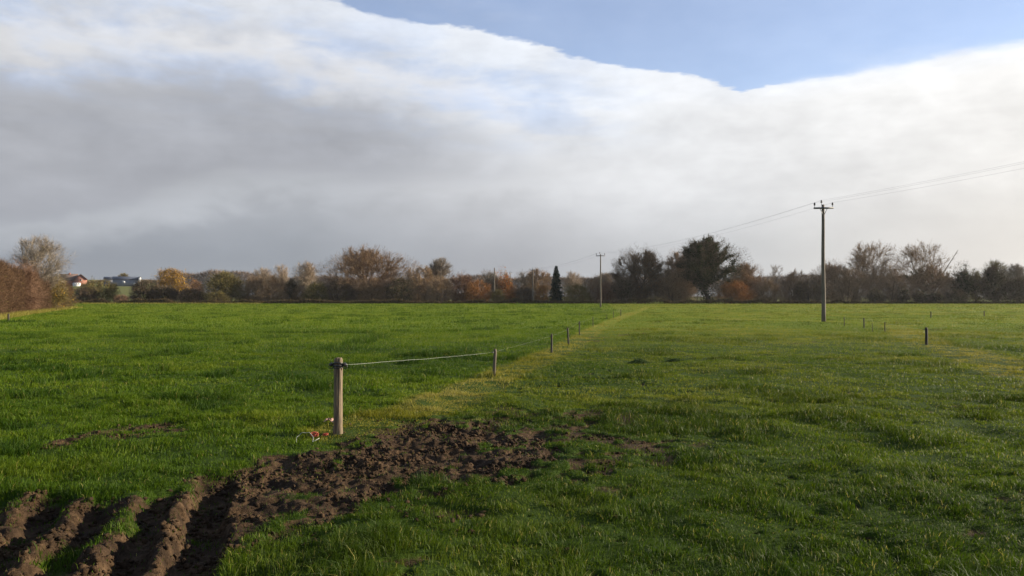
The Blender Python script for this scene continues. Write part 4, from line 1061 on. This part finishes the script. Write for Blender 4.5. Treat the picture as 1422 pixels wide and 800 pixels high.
# ------------------------------------------------------------------ fences
def post_wood():
    m, N, out = new_mat('weathered_post_wood')
    tc = N.node('ShaderNodeTexCoord')
    mp = N.node('ShaderNodeMapping'); mp.inputs['Scale'].default_value = (9, 9, 0.7)
    N.l.new(tc.outputs['Object'], mp.inputs[0])
    n1 = N.noise(mp.outputs[0], 4.0, 6, 0.7); n2 = N.noise(tc.outputs['Object'], 5.0, 4, 0.6); n3 = N.noise(mp.outputs[0], 14.0, 4, 0.6)
    c = N.ramp(n1, [(0.30, (0.035, 0.02, 0.012, 1)), (0.45, (0.10, 0.066, 0.036, 1)), (0.62, (0.17, 0.125, 0.07, 1)), (0.8, (0.10, 0.045, 0.022, 1))])
    c = N.mix(N.m('MULTIPLY', N.ss(0.5, 0.75, n2), 0.6), c, (0.14, 0.15, 0.06, 1))
    c = N.mix(N.m('MULTIPLY', N.ss(0.52, 0.66, n3), 0.85), c, (0.06, 0.04, 0.03, 1))
    p = N.node('ShaderNodeBsdfPrincipled'); N.l.new(c, p.inputs['Base Color']); p.inputs['Roughness'].default_value = 0.8
    bp = N.node('ShaderNodeBump'); bp.inputs['Strength'].default_value = 0.6; bp.inputs['Distance'].default_value = 0.006
    N.l.new(N.m('ADD', n1, n3), bp.inputs['Height']); N.l.new(bp.outputs[0], p.inputs['Normal'])
    N.l.new(p.outputs[0], out.inputs[0])
    return m
PWOOD = post_wood()
STAKE = solid_mat('weathered_stake_wood', (0.13, 0.10, 0.065), (0.05, 0.038, 0.026), 5.0, 0.85, (5, 5, 0.5), 0.4)
BLACK = solid_mat('black_plastic', (0.012, 0.012, 0.013), (0.02, 0.02, 0.021), 6.0, 0.4)
POLY = solid_mat('white_electric_twine', (0.42, 0.44, 0.40), (0.24, 0.26, 0.22), 60.0, 0.6)

STAKE_DARK = solid_mat('shaded_stake_wood', (0.045, 0.034, 0.024), (0.02, 0.015, 0.011), 5.0, 0.8, (5, 5, 0.5), 0.4)  # darker copy for farther stakes, silhouette shade put into the wood colour
def hz(x, y): return float(height(np.array([float(x)]), np.array([float(y)]))[0])

def corner_post():
    x, y = FENCE[0]; z = hz(x, y)
    r = empty('fence_post', (x, y, z), 'thick round wooden corner post wrapped with black straps', 'fence post', 'posts of the wire fences')
    H = EYE + y * (HY - 497) / FPX - z
    n = 40; g = Geo(); rng = np.random.default_rng(3)
    zz = np.concatenate([[-.25, -.02, .03], np.linspace(.1, H - .16, 14), [H - .13, H - .11, H - .09, H - .06, H - .03, H - .008, H]])
    a = np.arange(n) * 2 * math.pi / n
    V = []
    for q in zz:
        rad = 0.054 + 0.004 * math.sin(q * 7) * .3 + (0.006 if q < .05 else 0)
        if q > H - .01: rad = 0.046
        rr = rad + 0.0035 * vnoise(a * 2.2, np.full(n, q * 2.5), 3) + 0.002 * vnoise(a * 9, np.full(n, q * 5), 8)
        rr -= 0.013 * np.exp(-((a - 4.9) / 0.09) ** 2) * ss(.1, .35, np.full(n, q))       # drying crack
        rr -= 0.010 * np.exp(-((q - (H - .085)) / .03) ** 2) * (0.5 + .5 * vnoise(a * 1.5, a * 0, 4))       # chafed neck
        V.append(np.stack([rr * np.cos(a), rr * np.sin(a), np.full(n, q) + (0.012 * vnoise(a * 1.6, a * 0, 6) if q > H - .02 else 0)], -1))
    m = len(zz); V = np.concatenate(V + [np.array([[0, 0, H + .004]])])
    i = np.arange(m - 1)[:, None] * n; j = np.arange(n)[None]; k = (j + 1) % n
    qd = np.stack([i + j, i + k, i + n + k, i + n + j], -1).reshape(-1, 4)
    jj = np.arange(n)
    F = np.concatenate([qd[:, :3], qd[:, [0, 2, 3]], np.stack([(m - 1) * n + jj, (m - 1) * n + (jj + 1) % n, np.full(n, m * n)], -1)])
    g.add(V, F); g.build('shaft', PWOOD, r, True)
    zs = H - 0.085
    s = Geo()
    for dz, rd in ((0.0, .009), (-.018, .008), (.016, .008), (-.03, .006)):
        aa = np.linspace(0, 2 * math.pi, 33)
        tube(s, np.stack([.060 * np.cos(aa), .060 * np.sin(aa), zs + dz + .012 * np.sin(aa + dz * 200)], -1), rd, 6)
    s.build('strap', BLACK, r, True)
    for sgn in (-1, 1):
        b = Geo()
        px = sgn * .058
        tube(b, [(px, -.005, zs), (px + sgn * .02, -.005, zs), (px + sgn * .024, -.005, zs), (px + sgn * .030, -.005, zs), (px + sgn * .038, -.005, zs), (px + sgn * .05, -.005, zs + .006), (px + sgn * .055, -.005, zs + .008)],
             [.016, .017, .030, .032, .018, .016, .008], 12)
        b.build('insulator', BLACK, r, True)
        h = Geo(); aa = np.linspace(0, 2 * math.pi, 17)
        tube(h, np.stack([px + sgn * .03 + .028 * np.cos(aa), np.full(17, -.01), zs - .02 + .032 * np.sin(aa)], -1), .006, 5); h.build('hook', BLACK, r, True)
    # a short frayed end of twine
    return Vector((x + .115, y - .005, z + zs + .002)), H
wire0, H0 = corner_post()

def stake(px, pb, ptop, label, w=0.058, lean=0.0, parts=True, thin=False, group='posts of the wire fences', round_=False):
    x, y = ground_at(px, pb); z = hz(x, y)
    H = max(0.3, EYE + y * (HY - ptop) / FPX - z)
    r = empty('fence_stake', (x, y, z), label, 'fence post', group)
    r.rotation_euler = (0, lean, 0.3 * math.sin(px))
    g = Geo(); rng = np.random.default_rng(int(px))
    if thin:
        tube(g, [(0, 0, -.2), (0.004, 0, H * .5), (0, 0, H)], [w / 2, w / 2, w * .4], 8)
    else:
        n = 12
        zz = [-.2, 0, H * .3, H * .6, H - .05, H - .012, H]
        off = rng.normal(0, .003, (len(zz), 2))
        tube(g, [(off[i, 0], off[i, 1], q) for i, q in enumerate(zz)], [w * .5 * k for k in (1, 1, 1.02, .98, 1, .98, .8)], n)
    g.build('shaft', STAKE if y < 22 else STAKE_DARK, r, True)
    zs = H - 0.07
    if parts:
        b = Geo(); tube(b, [(-w * .55, -w * .4, zs), (-w * .55 - .03, -w * .4, zs), (-w * .55 - .035, -w * .4, zs + .004)], [.012, .016, .010], 8); b.build('insulator', BLACK, r)
        c = Geo(); tube(c, [(-.002, 0, H - .004), (.0, 0, H + .012)], [w * .44, w * .36], 12); c.build('cap', PWOOD, r)
    return Vector((x - (w * .5 + .03 if parts else 0), y - w * .3, z + zs))

wp = [wire0]
LB = ['first slim stake along the wire from the thick corner post', 'dark stake second along the wire from the corner post', 'slightly leaning stake third along the wire', 'short grey stake fourth along the wire',
      'thin pale stake fifth along the wire', 'very faint thin stake sixth along the wire', 'faint thin stake seventh along the wire', 'last small dark stake of the wire near the thin crossarm pole']
TOPS = [485, 464, 455.5, 446.5, 440, 436, 432.5, 430]
for i, (fp, tp, lb) in enumerate(zip(FENCE_PX[1:], TOPS, LB)):
    wp.append(stake(fp[0], fp[1], tp, lb, w=(0.07, 0.062, 0.062, 0.06, 0.045, 0.04, 0.045, 0.07)[i], lean=(0.04, 0.0, -0.06, 0.0, -.02, 0, 0, 0)[i], parts=i < 4, round_=i < 2))
for i, (a, b) in enumerate(zip(wp[:-1], wp[1:])):
    pass
def twine(name, pts, sag, rad, label, wob=0.0022):
    g = Geo(); rng = np.random.default_rng(9)
    allp = []
    for i, (a, b) in enumerate(zip(pts[:-1], pts[1:])):
        n = 26 if i == 0 else 12; t = np.linspace(0, 1, n, endpoint=(i == len(pts) - 2))
        a = np.array(a); b = np.array(b)
        P = a + (b - a) * t[:, None]; P[:, 2] -= 4 * sag * t * (1 - t) * (1 if i == 0 else .8)
        P[1:, :] += rng.normal(0, wob, (len(P) - 1, 3))
        allp.append(P)
    P = np.concatenate(allp); d = P[:, 1]
    tube(g, P - P[0], rad * np.where(d < 16.8, 1.0, 0.55), 5)
    o = g.build(name, POLY); o.location = P[0]
    return tag(o, label, 'fence wire', 'electric fence wires')
twine('fence_wire', wp, 0.014, 0.0014, 'white electric twine running from the corner post past the stakes')

RF = [(1172, 453, 440.5, 'small grey stake nearest the tallest pole', .05), (1199.5, 456, 441.5, 'dark stake second from the tallest pole', .075), (1211, 461, 449, 'faint thin stake between two dark ones past the tallest pole', .03),
      (1228.5, 461.5, 447, 'slim dark stake between the tallest pole and the stout stake', .05), (1286, 479.5, 455, 'stout dark stake on its own in the grass past the tallest pole', .10),
      (1292.5, 441.5, 432.5, 'distant brown stake straight beyond the stout stake', .09), (1366.5, 439.5, 432, 'distant brown stake closest to the picture edge', .10)]
rp = [stake(px, pb, pt, lb, w=w, parts=pb > 470, round_=w > .07) for px, pb, pt, lb, w in RF]
twine('fence_wire', [rp[0], rp[1], rp[3], rp[4]], 0.03, 0.0034, 'thin electric twine from the tallest pole to the stout stake')
xa, ya = ground_at(1143, 446)
twine('fence_wire', [Vector((xa + 1.0, ya + 24, gz1(xa, ya + 24) + .55)), rp[5], rp[6], rp[6] + Vector((16, 1, .0))], 0.03, 0.0034, 'faint distant twine between the two distant brown stakes')
stake(12, 447, 436, 'pale stake in dry grass at the foot of the red-brown hedge', w=.14, parts=False)

# ------------------------------------------------------------------ litter and weeds by the post
def tangle(name, px, py, rad, n, thick, mat, label, cat, seed, flat=0.45, lift=0.03):
    x, y = ground_at(px, py); z = hz(x, y)
    rng = np.random.default_rng(seed); g = Geo()
    t = np.linspace(0, 1, n); ph = rng.uniform(0, 6.28, 6)
    P = np.stack([rad * (np.sin(t * 19 + ph[0]) * .6 + np.sin(t * 43 + ph[1]) * .4), rad * .8 * (np.cos(t * 23 + ph[2]) * .6 + np.sin(t * 37 + ph[3]) * .4),
                  lift + rad * flat * (1 + np.sin(t * 29 + ph[4]))], -1)
    tube(g, P, thick, 5)
    o = g.build(name, mat, None, True); o.location = (x, y, z)
    return tag(o, label, cat)
TW = solid_mat('orange_baler_twine', (0.42, 0.065, 0.028), (0.28, 0.04, 0.018), 30.0, 0.6)
tangle('baler_twine', 438.0, 606.5, 0.052, 180, 0.0055, TW, 'bright red tangle of twine beside the white loop', 'twine', 4)
tangle('baler_twine', 453.0, 605.5, 0.034, 110, 0.005, TW, 'smaller red scrap of twine closer to the corner post', 'twine', 7, flat=.3)
def white_loop():
    x, y = ground_at(424, 613); z = hz(x, y); g = Geo()
    a = np.linspace(-0.3, math.pi * 1.12, 70)
    P = np.stack([.10 * np.cos(a), .05 * np.sin(a) , .045 + .075 * np.sin(a) + .006 * np.sin(a * 7)], -1)
    P = np.concatenate([np.array([[.16, .06, .05], [.13, .03, .035]]), P])
    tube(g, P, .0031, 6)
    o = g.build('wire_loop', POLY, None, True); o.location = (x, y, z); tag(o, 'white loop of loose wire lying in the grass', 'wire')
white_loop()
def rag():
    x, y = ground_at(457.5, 592.5); z = hz(x, y); g = Geo(); n = 15
    u, v = np.meshgrid(np.linspace(-1, 1, n), np.linspace(-1, 1, n)); u = u.ravel(); v = v.ravel()
    P = np.stack([.062 * u + .012 * vnoise(u * 2, v * 2, 3), .05 * v + .012 * vnoise(u * 2, v * 2, 4), .05 + .03 * np.abs(fbm(u * 1.7, v * 1.7, 5, 3)) * 2 + .02 * (1 - u * u)], -1)
    i = (np.arange(n - 1)[:, None] * n + np.arange(n - 1)[None]).ravel()
    q = np.stack([i, i + 1, i + n + 1, i + n], -1)
    top = P.copy(); bot = P - np.array([0, 0, .004])
    V = np.concatenate([top, bot]); Q = np.concatenate([q, q[:, ::-1] + n * n])
    g.add(V, np.concatenate([Q[:, :3], Q[:, [0, 2, 3]]]))
    o = g.build('crumpled_scrap', solid_mat('pinkish_scrap', (.36, .22, .17), (.28, .16, .11), 20, .8), None, True); o.location = (x, y, z)
    tag(o, 'crumpled pale pink scrap lying behind the corner post', 'litter')
rag()

def weed(px, pb, wpx, hpx, label, seed, n=260, tone=((0.022, 0.042, 0.014), (0.085, 0.12, 0.045))):
    x, y = ground_at(px, pb); z = hz(x, y); rng = np.random.default_rng(seed)
    W = wpx / FPX * y; H = hpx / FPX * y * .85
    r = empty('weed_clump', (x, y, z), label, 'weeds', 'weed clumps in the grazed grass')
    g = Geo(); k = n
    b = np.stack([rng.normal(0, W * .24, k), rng.normal(0, W * .15, k), np.zeros(k)], -1)
    d = np.stack([rng.normal(0, .5, k) - .15, rng.normal(0, .4, k), rng.uniform(.5, 1.0, k)], -1)
    hh = H * np.exp(-(b[:, 0] / (W * .3)) ** 2)
    d /= np.linalg.norm(d, axis=1)[:, None]
    twigs(g, rng, b, d, 0, 1.0, 0.012, out=0, up=.0, wild=.1)
    for q in range(1):
        V = g.V[-1].reshape(-1, 4, 3); base = V[:, :2].mean(1, keepdims=True)
        V[:] = base + (V - base) * np.array([1, 1, 1]) * (hh[:, None, None] * .9 + .03)
        V[:, :2] = base + (V[:, :2] - base); g.V[-1] = V.reshape(-1, 3)
    l = g; m = n * 3
    px_ = rng.normal(0, W * .25, m); py_ = rng.normal(0, W * .15, m); top = H * np.exp(-(px_ / (W * .3)) ** 2) * .95
    leaves(l, rng, np.stack([px_, py_, rng.uniform(0, .7, m) * top + .01], -1), .034, .012)
    l.build('foliage', plant_mat('weed_leaves', *tone, leafy=True), r)
weed(888, 502, 34, 11, 'grey-green heap of weeds with a pointed top in the grazed grass', 3, 420)
weed(938, 501, 26, 6, 'lower flat patch of grey-green weeds beside the pointed heap', 4, 260)
weed(691, 456.5, 8, 9, 'thin upright weed standing in the lush grass beyond the slim stakes', 6, 40)

# ------------------------------------------------------------------ loose crumbs of mud
def build_clods():
    rng = np.random.default_rng(8)
    n = 110000
    x = rng.uniform(-5.5, 1.6, n); y = rng.uniform(4.2, 11.8, n)
    mud, poach = masks(x, y)
    k = rng.uniform(0, 1, n) < np.maximum(mud, 0.35 * poach) * np.clip(0.25 + 1.3 * fbm(x / .3, y / .3, 91, 2), .03, 1)
    x, y = x[k], y[k]; n = len(x)
    s = 0.0045 + 0.024 * rng.uniform(0, 1, n) ** 4.0
    z = height(x, y) + s * 0.25
    bm = bmesh.new(); bmesh.ops.create_icosphere(bm, subdivisions=1, radius=1.0)
    bv = np.array([v.co[:] for v in bm.verts]); bf = np.array([[v.index for v in f.verts] for f in bm.faces]); bm.free()
    V = bv[None] * (1 + rng.uniform(-.55, .5, (n, len(bv), 1)))
    V = V * (s[:, None] * rng.uniform(.6, 1.4, (n, 3)))[:, None, :]
    a = rng.uniform(0, 6.28, n); c, q = np.cos(a)[:, None], np.sin(a)[:, None]
    V = np.stack([V[..., 0] * c - V[..., 1] * q, V[..., 0] * q + V[..., 1] * c, V[..., 2] * .8], -1) + np.stack([x, y, z], -1)[:, None]
    F = bf[None] + (np.arange(n) * len(bv))[:, None, None]
    o = mesh_np('mud_crumbs', V.reshape(-1, 3), F.reshape(-1, 3), bpy.data.materials['soil_and_turf'], None, {'mud': np.ones(n * len(bv))})
    tag(o, kind='stuff'); print('crumbs', n)
build_clods()

# ------------------------------------------------------------------ grass
def build_grass():
    rng = np.random.default_rng(12)
    fx = np.array([f[0] for f in FENCE] + [24.0]); fy = np.array([f[1] for f in FENCE] + [200.0])
    bands = [ # y0, y1, blades per m2, width, height, single
        (3.6, 8.2, 5200, 0.0046, 0.066, False), (8.2, 14, 2600, 0.0060, 0.068, False), (14, 25, 950, 0.0090, 0.072, False),
        (25, 45, 260, 0.016, 0.085, True), (45, 95, 62, 0.030, 0.10, True), (95, 190.4, 17, 0.055, 0.13, True)]
    VV = []; FF = []; TT = []; DD = []; nv = 0
    for (y0, y1, dens, bw, bh, single) in bands:
        k0, k1 = -0.65 * 1.17, 0.65 * 1.17
        area = (k1 - k0) * (y1 * y1 - y0 * y0) / 2 + 3.0 * (y1 - y0)
        n = int(dens * area)
        y = np.sqrt(rng.uniform(0, 1, n) * (y1 * y1 - y0 * y0) + y0 * y0)
        x = rng.uniform(-1, 1, n) * (y * k1 + 1.5)
        # keep off the hedge on the left
        hx = np.interp(y, [52, 64.5, 84, 103, 118, 124, 200], [-38.6, -43.2, -52.6, -60.7, -67.2, -69, -200])
        keep = x > hx - 1.0 * (y > 52) - 30 * (y < 52)
        x = x[keep]; y = y[keep]
        side = x - np.interp(y, fy, fx)             # > 0: grazed side
        grazed = ss(-0.3, 0.7, side)
        mud, poach = masks(x, y)
        t1 = fbm(x / 0.45, y / 0.45, 101, 3); t2 = fbm(x / 1.6, y / 1.6, 102, 3); t3 = fbm(x / 6.5, y / 6.5, 103, 3)
        tus_shade = np.where(y < 22, ss(0.42, 0.62, vnoise(x / 0.95, y / 0.95, 104) + 0.35 * t3), ss(0.40, 0.6, vnoise(x / 1.5, y / 2.2, 105) + 0.35 * t3)) # lush tussocks; their dark tint doubles as shade in hoof dips
        strip = ss(0.62, 0.30, line_sd(x, y, STRIP) * .85 + 0.14 * t2 + 0.12 * t1) * (y < 190)
        rst = ss(1.1, 0.5, line_sd(x, y, RSTRIP) + 0.6 * t2 + .4 * t1)
        drym = np.maximum(strip, rst * .9)
        pr = (1 - 0.93 * mud) * (1 - 0.8 * poach) * (1 - 0.15 * ss(0.1, 0.5, t2) * grazed)
        gap = vnoise(x / .21, y / .21, 113) + .6 * vnoise(x / .5, y / .5, 114)
        pr = pr * (1 - 0.6 * ss(.2, .75, -gap) * (y < 25))
        k = rng.uniform(0, 1, len(x)) < pr
        gap = gap[k]
        x, y, grazed, t1, t2, t3, tus_shade, drym, side, mud = [q[k] for q in (x, y, grazed, t1, t2, t3, tus_shade, drym, side, mud)]
        n = len(x)
        z = height(x, y) - 0.006
        h = bh * (0.80 + 0.75 * t1 + 0.30 * vnoise(x / .17, y / .17, 111) + 0.22 * t2) * (1.12 - 0.42 * grazed * ss(5.0, 9.0, y)) * np.where(y < 25, 1 + .32 * gap, 1) * (1 - .5 * mud) * (1 + 1.0 * tus_shade) * rng.uniform(.55, 1.3, n) * (1 - .35 * drym * (1 - ss(.1, .5, t1)))
        h = np.clip(h, 0.030 * (1 - .5 * drym), 0.30)
        edge = (side < 0) & (x < hx[keep][k] + 1.6) & (y > 50)
        fed = (y > 187.2) & (x < -60)
        fringe = edge | fed
        h = np.where(fringe, rng.uniform(.15, .55, n), h)
        w = bw * rng.uniform(.7, 1.35, n)
        th = rng.uniform(0, 6.283, n); lean = rng.uniform(.15, 1.25, n) * h * 0.9
        cluster = vnoise(x / .3, y / .3, 107) * 3.0
        th = np.where(rng.uniform(0, 1, n) < .45, cluster + rng.normal(0, .6, n), th)
        ph = rng.uniform(0, 6.283, n)
        lx, ly = np.cos(th) * lean, np.sin(th) * lean
        wx, wy = np.cos(ph) * w / 2, np.sin(ph) * w / 2
        tint = np.clip(0.40 + 0.16 * ss(15, 90, y) + rng.normal(0, .17, n) + 0.24 * t2 + 0.24 * t3 - 0.36 * tus_shade - 0.17 * grazed * ss(24, 9, y) - 0.10 * ss(11, 5, y) + 0.05 * grazed, 0, 0.93)  # tint also darkened towards the camera, standing in for shade between blades
        tint = np.clip(tint + 0.30 * drym, 0, .95)
        straw = rng.uniform(0, 1, n) < (0.012 + 0.020 * grazed)
        tint = np.where(straw, 1.0, tint)
        dry = np.clip(0.07 + 0.37 * grazed * np.clip(0.7 + .8 * t3 + .6 * t2, 0, 1.5) * ss(5, 20, y) + 0.10 * grazed + 0.10 * ss(0.1, .6, t2) + 0.95 * drym + rng.normal(0, .07, n), 0, 1)
        dry = np.clip(dry + 0.10 * ss(40, 150, y), 0, 1)
        dry = np.where(straw, np.maximum(dry, .8), dry)
        dry = np.where(fringe, 1.0, dry); tint = np.where(fringe, rng.uniform(.6, 1, n), tint)
        B = np.stack([x, y, z], -1); Wv = np.stack([wx, wy, np.zeros(n)], -1)
        tip = B + np.stack([lx, ly, h], -1)
        if single:
            V = np.stack([B - Wv, B + Wv, tip], 1); m = 3; F = np.array([[0, 1, 2]])
        else:
            mid = B + np.stack([lx * .32, ly * .32, h * .58], -1)
            tip = B + np.stack([lx, ly, h * (1 - .28 * (lean / (h + 1e-6)))], -1)
            V = np.stack([B - Wv, B + Wv, mid - Wv * .85, mid + Wv * .85, tip], 1); m = 5; F = np.array([[0, 1, 3], [0, 3, 2], [2, 3, 4]])
        VV.append(V.reshape(-1, 3)); FF.append((np.arange(n)[:, None, None] * m + F[None] + nv).reshape(-1, 3)); nv += n * m
        TT.append(np.repeat(tint, m)); DD.append(np.repeat(dry, m))
        print('grass band', y0, n)
    o = mesh_np('grass', np.concatenate(VV), np.concatenate(FF), grass_mat(), None, {'tint': np.concatenate(TT), 'dry': np.concatenate(DD)})
    tag(o, kind='stuff')
build_grass()
